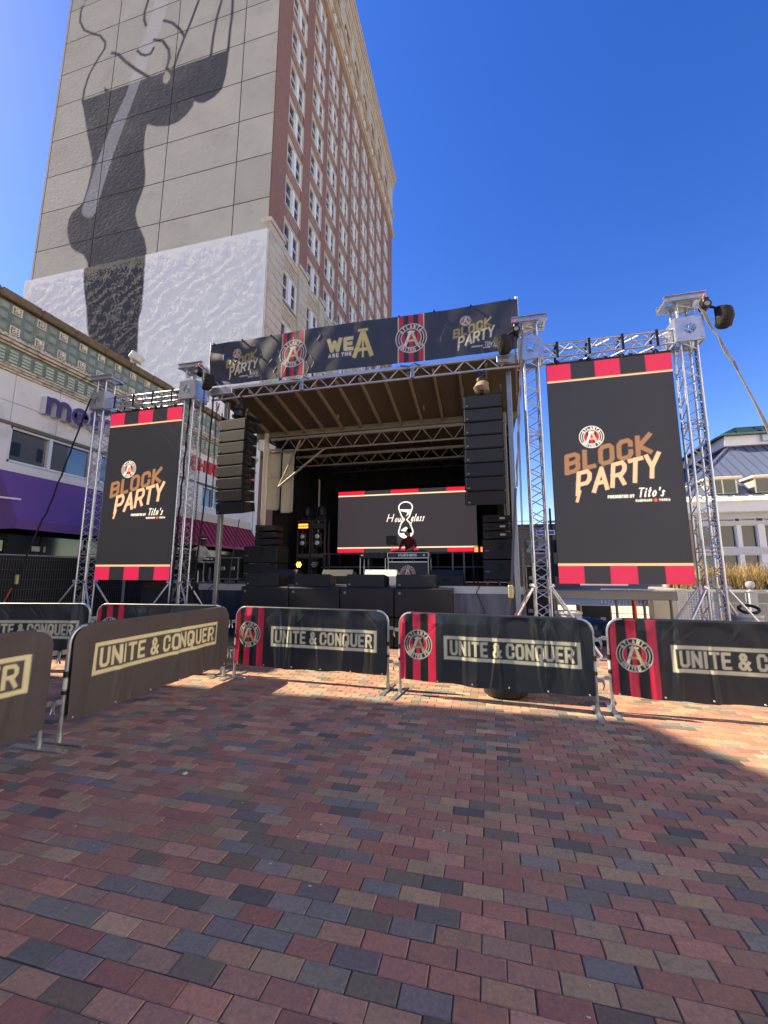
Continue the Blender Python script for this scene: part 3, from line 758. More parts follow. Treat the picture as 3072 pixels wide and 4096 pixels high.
sgn2 = thing('letter_sign', 'red raised letters spelling CHINA on the pale wall behind the left loudspeakers', 'sign', (-15, 18.0, 7.1))
mrl = M('letter_red', rgb(200, 36, 40), .5)
cy = 0
for ch in 'CHINA':
    f = MB()
    for q, pl in enumerate(G[ch]): ribbon3d(f, [(.06+p[0]*.42, p[1]*.66) for p in pl], .14, .02, .10+.002*q)
    f.build('letter', mrl, sgn2, loc=(0, cy, 0)); cy += .34 if ch == 'I' else .58
f = MB()
for q, pl in enumerate(G['E']): ribbon3d(f, [(.06+p[0]*.36, p[1]*.66) for p in pl], .14, .02, .10+.002*q)
tag(f.build('letter_sign', mrl, None, loc=(-15, 23.6, 7.1)), 'single red raised letter E at the far end of the shop wall', 'sign')
# flood lamp and bird-like vent on the coping
fl = thing('flood_lamp', 'small white box flood lamp on the mossy coping', 'lamp', (-14.85, 13.75, 10.74))
MB().bbox(-.2, -.22, .12, .28, .22, .46, .04).build('housing', M('lamp_white', rgb(222, 220, 210), .5), fl, rot=(0, .5, .4))
MB().lathe([(.02, 0), (.15, .01), (.15, .03), (.1, .035)], n=14).build('lens', M('lamp_lens', (.03,.03,.03), .2), fl, loc=(.32, .08, .2), rot=(0, R(118), .4))
MB().box(-.05, -.05, -.02, .05, .05, .15).build('bracket', M('lamp_white', rgb(222, 220, 210), .5), fl)
# corner building on the camera's side of the street; its roof line shades the near plaza
cb = thing('corner_building', 'tall pale corner building beside the plaza, left of the shop block', 'building', (-15.2, 5.16, 0))
foot = [(0, 0), (3.6, -6.9), (3.6, -13), (-16, -13), (-16, 0)]
MB().prism(foot, 'z', 0, 15.9).build('wall', M('corner_stone', rgb(186, 176, 156), .85, noise=(1, .1)), cb)
for k in range(1):
    for z in (2.4, 6.2, 10.0): MB().box(3.59, -9-k*3, z, 3.66, -11-k*3, z+2.2).build('window', mgl, cb)
# building across the plaza, seen only as a reflection in the upper windows
ob = thing('opposite_building', 'cream office block with dark window bands across the plaza', 'building', (32, 23, 0))
MB().box(0, -60, 0, 14, 25, 32).build('wall', M('opposite_cream', rgb(214, 212, 206), .85, noise=(.5, .08)), ob)  # out-of-view block lengthened and paled to bounce sunlight onto the plaza
for z in np.arange(3, 29, 3.6):
    for y in np.arange(-13, 22, 4.2): MB().box(-.05, y, z, .02, y+2.0, z+1.9).build('window', mgl, ob)
# ================================================================ aluminium goalposts with LED screens
malu = M('truss_aluminium', rgb(196, 200, 206), .32, .85, noise=(9, .10))
malu2 = M('plate_aluminium', rgb(184, 190, 200), .36, .8, noise=(5, .10))
msteel = M('galvanised_steel', rgb(156, 160, 164), .45, .75, noise=(6, .14))
mblk = M('black_webbing', rgb(24, 24, 26), .8)
mblkp = M('black_plastic', rgb(20, 20, 22), .5)
mred_ = M('red_hook_paint', rgb(190, 40, 36), .45)
def lattice(mb, o, ax, s, L, pitch, r, faces=4, n=5, start=0.0):
    """zig-zag bars on the faces of a square truss running along axis ax ('x' or 'z') from o"""
    c = [(-s/2, -s/2), (s/2, -s/2), (s/2, s/2), (-s/2, s/2)]
    def P(t, q): return (o[0]+t, o[1]+q[0], o[2]+q[1]) if ax == 'x' else (o[0]+q[0], o[1]+q[1], o[2]+t)
    m = max(2, int(round(L/pitch)))
    for f in range(faces):
        a, b = c[f], c[(f+1) % 4]
        for k in range(m):
            t0, t1 = L*k/m, L*(k+1)/m
            mb.tube(P(t0, a if k % 2 == 0 else b), P(t1, b if k % 2 == 0 else a), r, n, cap=False)
    return mb
def xlattice(mb, o, s, L, pitch, r, n=5):
    """tower lattice: zig-zags with double rungs at the section joints"""
    for z0 in np.arange(0, L-.1, 1.0):
        z1 = min(z0+1.0, L); lattice(mb, (o[0], o[1], o[2]+z0+.04), 'z', s, z1-z0-.08, pitch, r, 4, n)
    c = [(-s/2, -s/2), (s/2, -s/2), (s/2, s/2), (-s/2, s/2)]
    for z in (2.0, 2.08, 4.6, 4.68, L-.06):
        if z < L:
            for f in range(4):
                a, b = c[f], c[(f+1) % 4]; mb.tube((o[0]+a[0], o[1]+a[1], o[2]+z), (o[0]+b[0], o[1]+b[1], o[2]+z), r, n, cap=False)
def plate_with_hole(w, h, rad, th, y, n=24):
    """square plate in the x-z plane with a round hole, front face at y"""
    vs = []; fs = []
    for d in (0, th):
        for k in range(n):
            a = 2*math.pi*k/n; ca, sa = math.cos(a), math.sin(a); q = max(abs(ca)/(w/2), abs(sa)/(h/2))
            vs.append((rad*ca, y+d, rad*sa)); vs.append((ca/q, y+d, sa/q))
    for k in range(n):
        j = (k+1) % n; a, b, c, d = 2*k, 2*k+1, 2*j+1, 2*j; o = 2*n
        fs += [(a, b, c, d), (d+o, c+o, b+o, a+o), (a+o, a, d, d+o), (b, b+o, c+o, c)]
    return MB().add(vs, fs)
TS, CR = .30, .0255
def link_chain(mb, p, q, ln=.05, r=.006):
    p = Vector(p); q = Vector(q); d = (q-p); n = int(d.length/ln/.72); d.normalize()
    a = d.orthogonal().normalized(); b = d.cross(a)
    for k in range(n):
        c = p+(q-p)*(k+.5)/n; s = a if k % 2 else b
        mb.path([c+d*ln*.5*math.sin(t)+s*ln*.32*math.cos(t) for t in np.linspace(0, 2*math.pi, 8, endpoint=False)], r, 4, True)
    return mb
def gantry(cx, label, motor):
    root = thing('truss_goalpost', label, 'truss frame', (cx, 9.52, 0), group='truss goalposts holding the tall screens')
    for sx in (-1.57, 1.57):
        t = MB()
        for a in (-TS/2, TS/2):
            for b in (-TS/2, TS/2): t.tube((sx+a, b, .05), (sx+a, b, 7.38), CR, 10)
        for a in (-TS/2, TS/2):
            for b in (-TS/2, TS/2):
                for z in (2.04, 4.64): t.tube((sx+a, b, z-.05), (sx+a, b, z+.05), CR+.007, 10)
        tw = t.build('tower', malu, root, True)
        l_ = MB(); xlattice(l_, (sx, 0, .06), TS, 7.3, .20, .011); l_.build('lattice', malu, tw)
        MB().box(sx-.3, -.3, .0, sx+.3, .3, .05).build('base_plate', msteel, root)
        # sleeve block with round cut-outs
        for (yy, nm) in ((-.27, 'sleeve_plate'), (.262, 'sleeve_plate')):
            p_ = plate_with_hole(.52, .54, .115, .01, yy)
            o = p_.build(nm, malu2, root, loc=(sx, 0, 6.7))
            bo = MB()
            for a in (-.2, .2):
                for b in (-.2, .2): bo.tube((a, yy-.018, b), (a, yy, b), .02, 6)
            for k in range(3): bo.tube((-.04+.04*k, yy-.012, .22+.015*(k % 2)), (-.04+.04*k, yy, .22+.015*(k % 2)), .011, 6)
            bo.build('bolt', malu, o)
        sp = MB()
        for a in (-.268, .258): sp.box(sx+a, -.262, 6.43, sx+a+.01, .262, 6.97)
        sp.box(sx-.26, -.262, 6.43, sx+.26, -.2, 6.44).box(sx-.26, .2, 6.43, sx+.26, .262, 6.44)
        sp.build('sleeve_plate', malu2, root)
        hd = MB()
        for yy in (-.2, .2):
            hd.box(sx-.39, yy-.006, 7.38, sx+.39, yy+.006, 7.52)
            hd.box(sx-.39, yy-.05, 7.505, sx+.39, yy+.05, 7.52); hd.box(sx-.39, yy-.05, 7.38, sx+.39, yy+.05, 7.392)
        hd.box(sx-.2, -.21, 7.36, sx+.2, .21, 7.379)
        hd.tube((sx-.33, -.2, 7.43), (sx-.33, .2, 7.43), .05, 10); hd.tube((sx+.33, -.2, 7.43), (sx+.33, .2, 7.43), .05, 10)
        hd.build('head_beam', malu2, root)
        for (dx, dy) in ((-.80, -.32), (-.80, .34), (.80, -.32), (.80, .34)):
            g_ = 1 if dx > 0 else -1; h_ = 1 if dy > 0 else -1
            o = MB().tube((sx+g_*.17, h_*.15, 1.36), (sx+g_*.17+dx, h_*.15+dy, .04), .024, 8)
            o.tube((sx+g_*.14, h_*.15, 1.33), (sx+g_*.23, h_*.15+.02*h_, 1.39), .036, 8); o.lathe([(.07, 0), (.07, .012), (.03, .03)], (sx+g_*.17+dx, h_*.15+dy, 0.0), 10)
            o.build('outrigger', malu, root, True)
        for a in (-TS/2, TS/2):
            for b in (-TS/2, TS/2): MB().tube((sx+a, b, 1.30), (sx+a, b, 1.42), CR+.012, 10).build('collar', malu2, root)
    h = MB(); L0, L1 = -1.30, 1.30
    for b in (-TS/2, TS/2):
        for z in (6.47, 6.77): h.tube((L0, b, z), (L1, b, z), CR, 10)
    hh = h.build('header_truss', malu, root, True)
    l_ = MB(); lattice(l_, (L0, 0, 6.62), 'x', TS, L1-L0, .29, .012); l_.build('lattice', malu, hh)
    for k in range(4):
        x = -1.0+k*.665; st = MB()
        for yy in (-TS/2-.03, TS/2+.03): st.box(x-.025, yy-.004, 6.43, x+.025, yy+.004, 6.81)
        st.box(x-.025, -TS/2-.03, 6.80, x+.025, TS/2+.03, 6.81)
        st.tube((x, -.05, 6.43), (x, -.05, 6.32), .018, 8); st.tube((x-.05, -.02, 6.40), (x+.05, -.02, 6.40), .02, 6)
        st.build('hanging_strap', mblk, root)
    return root
XR, XL = 2.67, -9.58
gR = gantry(XR, 'tall aluminium truss goalpost right of the stage, around the larger-looking screen', 1)
gL = gantry(XL, 'tall aluminium truss goalpost left of the stage, in front of the purple awning', -1)
mled = bpy.data.materials.new('led_tiles'); mled.use_nodes = True
_n = mled.node_tree.nodes; _l = mled.node_tree.links; _p = _n['Principled BSDF']
_a = _n.new('ShaderNodeAttribute'); _a.attribute_name = 'Col'
_p.inputs['Base Color'].default_value = (.017, .018, .024, 1); _p.inputs['Roughness'].default_value = .55
_l.new(_a.outputs[0], _p.inputs['Emission Color']); _p.inputs['Emission Strength'].default_value = .7
_g = _n.new('ShaderNodeNewGeometry'); _t = _n.new('ShaderNodeTexNoise'); _t.inputs['Scale'].default_value = 2.2; _t.inputs['Detail'].default_value = 4
_bm = _n.new('ShaderNodeBump'); _bm.inputs['Strength'].default_value = .15; _bm.inputs['Distance'].default_value = .01
_l.new(_g.outputs['Position'], _t.inputs[0]); _l.new(_t.outputs['Fac'], _bm.inputs['Height']); _l.new(_bm.outputs[0], _p.inputs['Normal'])
LRED = (.40, .012, .055); LBLK = (.013, .013, .017); LGOLD = (.58, .37, .23); LBR = (.235, .118, .060); LPK = (.62, .37, .26); LW = (.75, .75, .75)
def led_screen(cx, label):
    t = thing('led_screen', label, 'screen', (cx-1.25, 9.47, 1.42), group='tall screens on truss goalposts')
    W, H = 2.5, 4.9; aa = .013
    U, V = np.meshgrid(np.linspace(0, W, 201), np.linspace(0, H, 393))
    C = np.empty(U.shape+(3,)); C[...] = LBLK
    for k in (0, 2, 4):
        for a, b in ((0, .37), (4.51, 4.9)): lay(C, rect_cov(U, V, k*.5, a, k*.5+.5, b, aa), LRED)
    for a, b in ((.37, .42), (4.47, 4.51)): lay(C, rect_cov(U, V, -1, a, 3, b, aa), LGOLD)
    block_party(C, U, V, 0, 1.75, 1.0, aa, LBR, LPK, LRED, LW)
    C *= (1+rng.normal(0, .05, U.shape))[..., None]
    put('display_face', grid_mesh('display_face', U, np.zeros_like(U), V, C, mled), t)
    MB().box(0, .003, 0, W, .09, H).build('cabinet', mblkp, t)
    rg = MB(); rg.box(0, .01, H, W, .08, H+.05)
    for k in range(5): rg.box(.2+k*.5, .02, H+.05, .28+k*.5, .06, H+.09)
    rg.build('hanging_bar', mblkp, t); return t
led_screen(2.69, 'tall LED screen showing BLOCK PARTY on the right-hand goalpost')
led_screen(-9.545, 'tall LED screen showing BLOCK PARTY on the left-hand goalpost')
# hoists, chains and ratchet straps at the goalposts
def hoist(x, label, side):
    t = thing('chain_hoist', label, 'chain hoist', (x, 9.24, 0))
    MB().path([(0, 0, 7.42), (0, -.03, 7.36), (0, 0, 7.30), (0, .03, 7.36)], .018, 6, True).build('hook', mred_, t)
    b = MB().tube((0, -.1, 7.14), (0, .1, 7.14), .085, 12); b.bbox(-.06, -.09, 7.10, .06, .09, 7.30, .02)
    b.build('motor_body', mblkp, t, True)
    MB().tube((0, -.105, 7.14), (0, -.101, 7.14), .05, 12).build('cover_badge', M('badge_grey', rgb(150, 150, 150), .5), t)
    bag = MB().lathe([(.10, 0), (.15, .05), (.17, .25), (.165, .42), (.15, .43)], (0, 0, 0), 12)
    for i, v_ in enumerate(bag.v): bag.v[i] = (v_[0]*1.0+.03*math.sin(v_[2]*9), v_[1]*.75, v_[2])
    bag.build('chain_bag', M('bag_black', rgb(26, 25, 25), .85, bump=(22, .6, .03)), t, True, loc=(side*.26, 0, 6.62), rot=(0, side*.18, 0))
    MB().tube((side*.06, 0, 7.15), (side*.2, 0, 7.06), .02, 6).tube((side*.06, 0, 7.1), (side*.32, 0, 7.02), .012, 6).build('bag_strap', mblk, t)
    return t
hoist(4.55, 'black chain hoist with a black chain bag on the far right tower head', 1)
hoist(.80, 'black chain hoist hanging from the tower head right of the stage', -1)
hoist(-7.66, 'black chain hoist on the tower head left of the stage banner', 1)
def chain(p, q, col, label, ln=.06):
    tag(link_chain(MB(), p, q, ln, .0075).build('chain', M('chain_'+label[:9], col, .5, .5)), label, 'chain')
chain((4.50, 9.70, 6.45), (4.50, 9.70, .4), rgb(34, 38, 84), 'dark blue chain hanging down behind the far right tower')
chain((.775, 9.26, 7.02), (.715, 9.28, .15), rgb(118, 106, 92), 'rusty chain hanging beside the stage, left of the inner right tower', .07)
chain((-7.60, 9.45, 6.9), (-7.58, 9.45, .3), rgb(52, 50, 50), 'thin dark chain hanging right of the left goalpost')
chain((-7.28, 9.6, 6.4), (-7.22, 9.6, 3.4), rgb(52, 50, 50), 'short thin dark chain hanging in front of the red letters')
def strap(pts, w, label, mat, side=(1, 0, 0), ratchet=None, tail=None):
    t = thing('ratchet_strap', label, 'strap', tuple(pts[-1][:2])+(0,))
    off = Vector(pts[-1]); off.z = 0
    MB().strip([Vector(p)-off for p in pts], w, side, .012).build('webbing', mat, t)
    if ratchet:
        c = Vector(ratchet)-off
        MB().bbox(c.x-.05, c.y-.03, c.z-.12, c.x+.05, c.y+.03, c.z+.14, .015).build('ratchet', M('ratchet_zinc', rgb(196, 186, 130), .45, .6, dirt=(20, rgb(70, 62, 40), .5)), t, rot=None)
    if tail: MB().strip([Vector(p)-off for p in tail], w*.9, side, .008).build('tail', M('strap_orange', rgb(196, 92, 54), .8), t)
    return t
mgrey = M('grey_sling', rgb(128, 120, 108), .9, bump=(30, .5, .02), noise=(8, .2)); mst_g = M('strap_grey', rgb(70, 70, 76), .7)
def twist(p, q, n=14, amp=.012):
    p = Vector(p); q = Vector(q); return [p+(q-p)*k/n+Vector((amp*math.sin(k*1.9), amp*math.cos(k*2.3), 0)) for k in range(n+1)]
strap(twist((4.45, 9.24, 7.16), (4.90, 9.1, 5.6), 8)+twist((5.05, 9.0, 4.9), (5.95, 8.4, .02), 12, .004), [.05+.018*math.sin(k*1.3) for k in range(22)], 'grey sling and strap slanting down at the right edge', mgrey)
strap(twist((.93, 9.18, 7.12), (.64, 9.05, 3.45), 18), [.035+.015*abs(math.sin(k*1.1)) for k in range(19)], 'grey round sling hanging left of the inner right tower', mgrey)
strap([(.62, 9.04, 3.42), (.46, 8.98, 1.42), (.22, 8.90, .01)], .055, 'dark strap with a yellowish ratchet in front of the stage skirt', mst_g, ratchet=(.43, 8.93, 1.25), tail=[(.52, 8.9, .85), (.5, 8.88, .55), (.56, 8.88, .3)])
strap(twist((-11.32, 9.2, 6.75), (-12.05, 8.9, 3.3), 16, .007)+[(-12.12, 8.85, 3.1), (-12.65, 8.6, .85), (-12.9, 8.5, .02)], .06, 'black strap slanting down from the far left tower', mblk, ratchet=(-12.5, 8.66, 1.42), tail=[(-12.55, 8.6, 1.2), (-12.7, 8.55, .8), (-12.75, 8.5, .5)])
strap(twist((-7.92, 9.33, 6.9), (-8.02, 9.33, 3.0), 16, .012)+[(-8.02, 9.33, 2.9), (-8.08, 9.33, .9), (-8.1, 9.33, .02)], .055, 'black strap running down inside the tower left of the stage', mblk)
strap([(-7.18, 9.3, 6.4)]+twist((-7.18, 9.3, 6.0), (-7.2, 9.25, 3.3), 10, .012)+[(-7.2, 9.24, 3.2), (-7.3, 9.2, 1.4), (-7.32, 9.15, .02)], .045, 'black strap hanging between the left tower and the left loudspeakers', mblk)

# ================================================================ mobile stage
st = thing('mobile_stage', 'covered mobile stage with a tan ribbed roof and black inner drapes', 'stage', (-3.3, 9.9, 0))
SX, SYY = -3.3, 9.9
def S(mb): return mb.xf(Matrix.Translation((-SX, -SYY, 0)))
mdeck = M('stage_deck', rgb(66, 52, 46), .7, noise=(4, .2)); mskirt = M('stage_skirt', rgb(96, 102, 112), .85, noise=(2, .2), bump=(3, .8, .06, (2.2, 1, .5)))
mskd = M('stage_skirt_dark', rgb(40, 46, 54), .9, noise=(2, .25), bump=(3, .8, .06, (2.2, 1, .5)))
mtan = M('tan_roof_panel', rgb(94, 86, 72), .75, noise=(1.5, .14)); mtan2 = M('tan_roof_beam', rgb(142, 134, 114), .6, noise=(3, .1))
mdrape = M('black_drape', rgb(14, 14, 17), .95, bump=(4, .8, .08, (5, 1, .2)))
mgrs = M('grey_steel_truss', rgb(150, 146, 136), .5, .4, noise=(5, .12))
S(MB().box(-7.65, 9.9, 1.18, .78, 15.6, 1.33)).build('deck', mdeck, st)
S(MB().box(-9.9, 10.3, 1.18, -7.66, 14.6, 1.325)).build('deck_wing', mdeck, st)
S(MB().box(-7.66, 9.86, 1.17, .79, 9.899, 1.335)).build('deck_edge', M('deck_edge_alu', rgb(170, 172, 178), .4, .7), st)
def skirt(x0, x1, y, mat, nm='skirt'):
    n = int((x1-x0)/.05); xs = np.linspace(x0, x1, n); zs = np.linspace(.02, 1.17, 10); X, Z = np.meshgrid(xs, zs)
    Y = y-.03*np.sin(X*5+np.sin(X*2.3)*2)*(1.3-Z)-.02*np.sin(X*13+Z*2)
    put(nm, grid_mesh(nm, X-SX, Y-SYY, Z, None, mat), st)
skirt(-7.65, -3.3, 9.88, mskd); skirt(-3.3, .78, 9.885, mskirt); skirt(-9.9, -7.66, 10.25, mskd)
for x in (-7.1, .62):
    S(MB().bbox(x-.06, 9.78, 0, x+.06, 9.9, 6.45, .01)).build('post', msteel, st)
# roof: front leaf with ribs, rear leaf
S(MB().add([(-7.40, 9.55, 6.74), (.95, 9.55, 6.74), (.95, 11.9, 6.33), (-7.40, 11.9, 6.33), (-7.40, 9.55, 6.66), (.95, 9.55, 6.66), (.95, 11.9, 6.25), (-7.40, 11.9, 6.25)],
   [(0,1,2,3), (7,6,5,4), (0,4,5,1), (2,6,7,3), (1,5,6,2), (3,7,4,0)])).build('roof_panel', mtan, st)
for k in range(12):
    x = -6.9+k*.637
    S(MB().add([(x-.03, 9.6, 6.655), (x+.03, 9.6, 6.655), (x+.03, 11.9, 6.245), (x-.03, 11.9, 6.245), (x-.03, 9.6, 6.56), (x+.03, 9.6, 6.56), (x+.03, 11.9, 6.13), (x-.03, 11.9, 6.13)],
       [(7,6,5,4), (0,4,5,1), (2,6,7,3), (1,5,6,2), (3,7,4,0)])).build('roof_beam', mtan2, st)
S(MB().box(-7.4, 11.9, 6.08, .95, 12.02, 6.3)).build('hinge_beam', mtan2, st)
S(MB().box(-7.4, 12.02, 6.2, .95, 15.7, 6.3)).build('roof_panel', mtan, st)
for k in range(12):
    x = -6.9+k*.637; S(MB().box(x-.03, 12.02, 6.08, x+.03, 15.6, 6.2)).build('roof_beam', M('rear_beam', rgb(110, 92, 82), .7), st)
for (x, y, z) in ((-4.15, 10.95, 6.26), (-1.6, 10.95, 6.26)):
    S(MB().path([(x, y+.06*math.cos(a), z-.06+.06*math.sin(a)) for a in np.linspace(0, 6.28, 10, endpoint=False)], .012, 5, True)).build('ring_hook', M('ring_brass', rgb(170, 150, 100), .5, .5), st)
def flat_truss(nm, x0, x1, y, z0, z1, pitch, mat, r0=.03, r1=.016):
    t = MB().tube((x0, y, z0), (x1, y, z0), r0, 10); t.box(x0, y-.04, z1-.04, x1, y+.04, z1+.04)
    o = S(t).build(nm, mat, st, True); l_ = MB(); n = int(round((x1-x0)/pitch))
    for k in range(n):
        a = x0+(x1-x0)*k/n; b = x0+(x1-x0)*(k+1)/n; l_.tube((a, y, z0 if k % 2 else z1), (b, y, z1 if k % 2 else z0), r1, 6)
    S(l_).build('lattice', mat, o); return o
malf = M('front_truss_metal', rgb(186, 188, 190), .4, .7, noise=(6, .1))
flat_truss('front_truss', -7.38, .95, 9.5, 6.41, 6.70, .27, malf)
flat_truss('cross_truss', -6.75, .7, 11.75, 5.52, 5.93, .31, mgrs)
flat_truss('cross_truss', -6.6, .7, 13.3, 5.42, 5.76, .31, mgrs)
flat_truss('cross_truss', -5.6, .7, 14.35, 5.4, 5.66, .4, M('dark_truss', rgb(48, 46, 46), .6), .025)
for x0, x1 in ((-7.4, -6.7), (.35, .97)): S(MB().bbox(x0, 9.42, 6.52, x1, 9.58, 6.68, .01)).build('end_bracket', malu2, st)
# cream folding side panels left of the drapes, with bracing
mcr = M('cream_panel', rgb(206, 196, 164), .65, noise=(2.4, .1), dirt=(1.6, rgb(150, 132, 96), .5)); 
for x0, x1, z0, z1 in ((-6.86, -6.45, 3.62, 5.66), (-6.36, -5.98, 3.52, 5.6)):
    S(MB().box(x0+.04, 11.86, z0+.04, x1-.04, 11.9, z1-.04)).build('side_panel', mcr, st)
    S(MB().box(x0, 11.82, z0, x0+.04, 11.9, z1).box(x1-.04, 11.82, z0, x1, 11.9, z1).box(x0, 11.82, z0, x1, 11.9, z0+.04).box(x0, 11.82, z1-.04, x1, 11.9, z1).box(x0, 11.83, 4.7, x1, 11.9, 4.74)).build('panel_frame', M('panel_frame', rgb(190, 188, 180), .5, .3), st)
S(MB().tube((-6.40, 11.7, 4.35), (-5.7, 11.72, 5.85), .035, 6)).build('brace', mtan2, st); S(MB().tube((-6.38, 11.66, 4.33), (-4.85, 11.68, 5.5), .035, 6)).build('brace', mtan2, st)
S(MB().bbox(-7.0, 11.72, 1.33, -6.88, 11.84, 6.2, .01)).build('post', M('cream_post', rgb(214, 208, 190), .6), st)
S(MB().bbox(.48, 11.72, 1.33, .62, 11.84, 6.2, .01)).build('post', mgrs, st)
S(MB().tube((.55, 11.7, 4.2), (.05, 11.7, 4.9), .035, 6)).build('brace', mgrs, st)
# black drapes: back and sides
def drape(x0, y0, x1, y1, z0, z1):
    L = math.hypot(x1-x0, y1-y0); n = int(L/.06); s = np.linspace(0, 1, n); zz = np.linspace(z0, z1, 6); T_, Z = np.meshgrid(s, zz)
    w = .05*np.sin(T_*L*11)+.02*np.sin(T_*L*23+1); nx, ny = (y0-y1)/L, (x1-x0)/L
    put('drape', grid_mesh('drape', x0+(x1-x0)*T_+nx*w-SX, y0+(y1-y0)*T_+ny*w-SYY, Z, None, mdrape), st)
drape(-6.9, 15.4, .75, 15.4, 1.34, 6.2); drape(-6.78, 12.1, -6.9, 15.35, 1.34, 6.2); drape(.72, 12.2, .72, 15.3, 1.34, 6.2)
# rear hand rail
rl = MB()
for z in (2.32, 1.85): rl.tube((-5.9, 14.15, z), (.4, 14.15, z), .022, 8)
for x in (-5.6, -4.1, -2.6, -1.15, -.78, .3): rl.box(x-.03, 14.12, 1.33, x+.03, 14.18, 2.36)
S(rl).build('hand_rail', M('rail_grey', rgb(120, 124, 130), .5, .4), st)
# banner across the roof edge
bn = thing('roof_banner', 'long dark printed banner with crests and WE ARE THE A above the stage roof', 'banner', (-7.52, 9.46, 6.82))
U, V = np.meshgrid(np.linspace(0, 8.4, 601), np.linspace(0, 1.28, 96)); aa = .016
C = np.empty(U.shape+(3,)); C[...] = rgb(52, 56, 66)
BW = rgb(214, 212, 200); BG = rgb(150, 142, 88)
for cx in (2.61, 5.83):
    for k in range(5): lay(C, rect_cov(U, V, cx-.31+k*.124, -1, cx-.31+(k+1)*.124, 2, aa), rgb(178, 42, 68) if k % 2 == 0 else rgb(40, 42, 50))
    for e in (-.325, .325): lay(C, rect_cov(U, V, cx+e-.012, -1, cx+e+.012, 2, aa), rgb(205, 196, 160))
    crest(C, U, V, cx, .65, .40, aa, gold=rgb(190, 184, 140), red=rgb(178, 42, 68), blk=rgb(44, 46, 54), white=BW)
for ox in (.42, 6.74): block_party(C, U, V, ox, .17, .53, aa, BG, rgb(206, 202, 170), RED, BW)
ink(C, U, V, text('WE', 3.62, .50, .40, .75, .26, .1, shear=-.04), rgb(200, 192, 140), aa)
ink(C, U, V, text('ARE THE', 3.64, .36, .11, .6, .24, .2, fit=.64), BW, aa)
ink(C, U, V, [([(4.55, .92), (4.36, .34)], .11), ([(4.61, .92), (4.80, .34)], .11), ([(4.40, .50), (4.76, .50)], .09), ([(4.48, 1.03), (4.68, 1.03)], .07), ([(4.58, 1.03), (4.58, .3)], .05)], rgb(196, 186, 120), aa)
creases = np.zeros_like(U)
for k in range(46):
    x0 = random.uniform(.1, 8.3); y0 = random.uniform(.1, 1.15); pts = [(x0, y0)]
    for j in range(random.randint(2, 5)): pts.append((pts[-1][0]+random.uniform(-.08, .12), pts[-1][1]-random.uniform(.04, .14)))
    creases = np.maximum(creases, seg_cov(U, V, pts, .004, .03))
W_ = .035*np.sin(U*1.1+.6)+.006*np.sin(U*4.2+V*3)+.004*np.sin(U*7.7-V*5)-.02*np.exp(-((U-.5)/.8)**2)*np.sin(V*9+U*4)-creases*.012
bm_ = M('vinyl_banner', (.05,.05,.05), .5, attr=True, noise=(3, .10), spec=.5)
put('sheet', grid_mesh('sheet', U, W_, V, C, bm_), bn)
for x in (.0, 8.38):
    MB().tube((x, .06, -.42), (x, .06, 1.36), .035, 10).build('pole', M('pole_white', rgb(214, 214, 210), .4, .3), bn, True)
for k in range(10): MB().box(.1+k*.9, -.005, 1.262, .14+k*.9, .05, 1.30).build('tie', mblkp, bn)
for x in (2.9, 5.86):
    MB().bbox(x-.05, -.04, -.44, x+.05, .04, -.18, .01).build('clamp', M('clamp_blue_grey', rgb(120, 140, 160), .4, .6), bn); MB().path([(x-.3, -.02, -.08), (x-.05, -.05, -.14), (x+.05, -.04, -.06), (x+.2, -.02, -.14)], .012, 5).build('cable', mblkp, bn)
MB().tube((0, .02, -.06), (3.0, .02, -.10), .008, 5).build('cable', mblkp, bn)
# rear screen
rs = thing('rear_screen', 'wide LED screen showing an hourglass at the back of the stage', 'screen', (-5.39, 14.45, 2.38))
U, V = np.meshgrid(np.linspace(0, 5.06, 420), np.linspace(0, 2.28, 190)); aa = .016
C = np.empty(U.shape+(3,)); C[...] = (.022, .019, .026)
for k in (0, 2, 4):
    for a, b in ((0, .15), (2.13, 2.28)): lay(C, rect_cov(U, V, k*1.012, a, k*1.012+1.012, b, aa), (.50, .006, .03))
for a, b in ((.15, .19), (2.09, 2.13)): lay(C, rect_cov(U, V, -1, a, 9, b, aa), (.75, .58, .44))
ox, oy = 5.39, -2.38; hx_, LWH = 2.56, (.85, .85, .88)
def hg(x, y): return (x+ox, y+oy)
outl = [hg(-2.82+.25*math.cos(R(a)), 3.99+.20*math.sin(R(a))) for a in np.linspace(-20, 200, 16)]
lo_ = [hg(-2.815+.26*math.cos(R(a)), 3.10+.21*math.sin(R(a))) for a in np.linspace(160, 380, 16)]
ink(C, U, V, [(outl, .035), (lo_, .035), ([outl[0], hg(-2.68, 3.66), hg(-2.78, 3.54), hg(-2.66, 3.42), lo_[-1]], .035), ([outl[-1], hg(-2.97, 3.68), hg(-2.87, 3.54), hg(-2.99, 3.40), lo_[0]], .035)], LWH, aa)
lay(C, poly_cov(U, V, [hg(*p) for p in ((-3.02,3.92),(-2.60,3.90),(-2.66,3.78),(-2.80,3.66),(-2.74,3.80),(-2.98,3.86))], aa), LWH)
lay(C, poly_cov(U, V, [hg(*p) for p in ((-3.0,3.16),(-2.82,3.28),(-2.58,3.14),(-2.64,3.06),(-2.84,3.12))], aa), LWH)
lay(C, poly_cov(U, V, [hg(*p) for p in ((-3.05,3.06),(-2.58,3.06),(-2.66,2.94),(-2.82,2.90),(-2.98,2.94))], aa), LWH)
ink(C, U, V, text('H', *hg(-3.52, 3.48), .28, .72, .08, .04, shear=.3), LWH, aa)
ink(C, U, V, text('our', *hg(-3.24, 3.46), .23, .5, .085, .02, shear=.3), LWH, aa); ink(C, U, V, text('glass', *hg(-2.66, 3.47), .27, .42, .075, .01, shear=.3, fit=.5), LWH, aa)
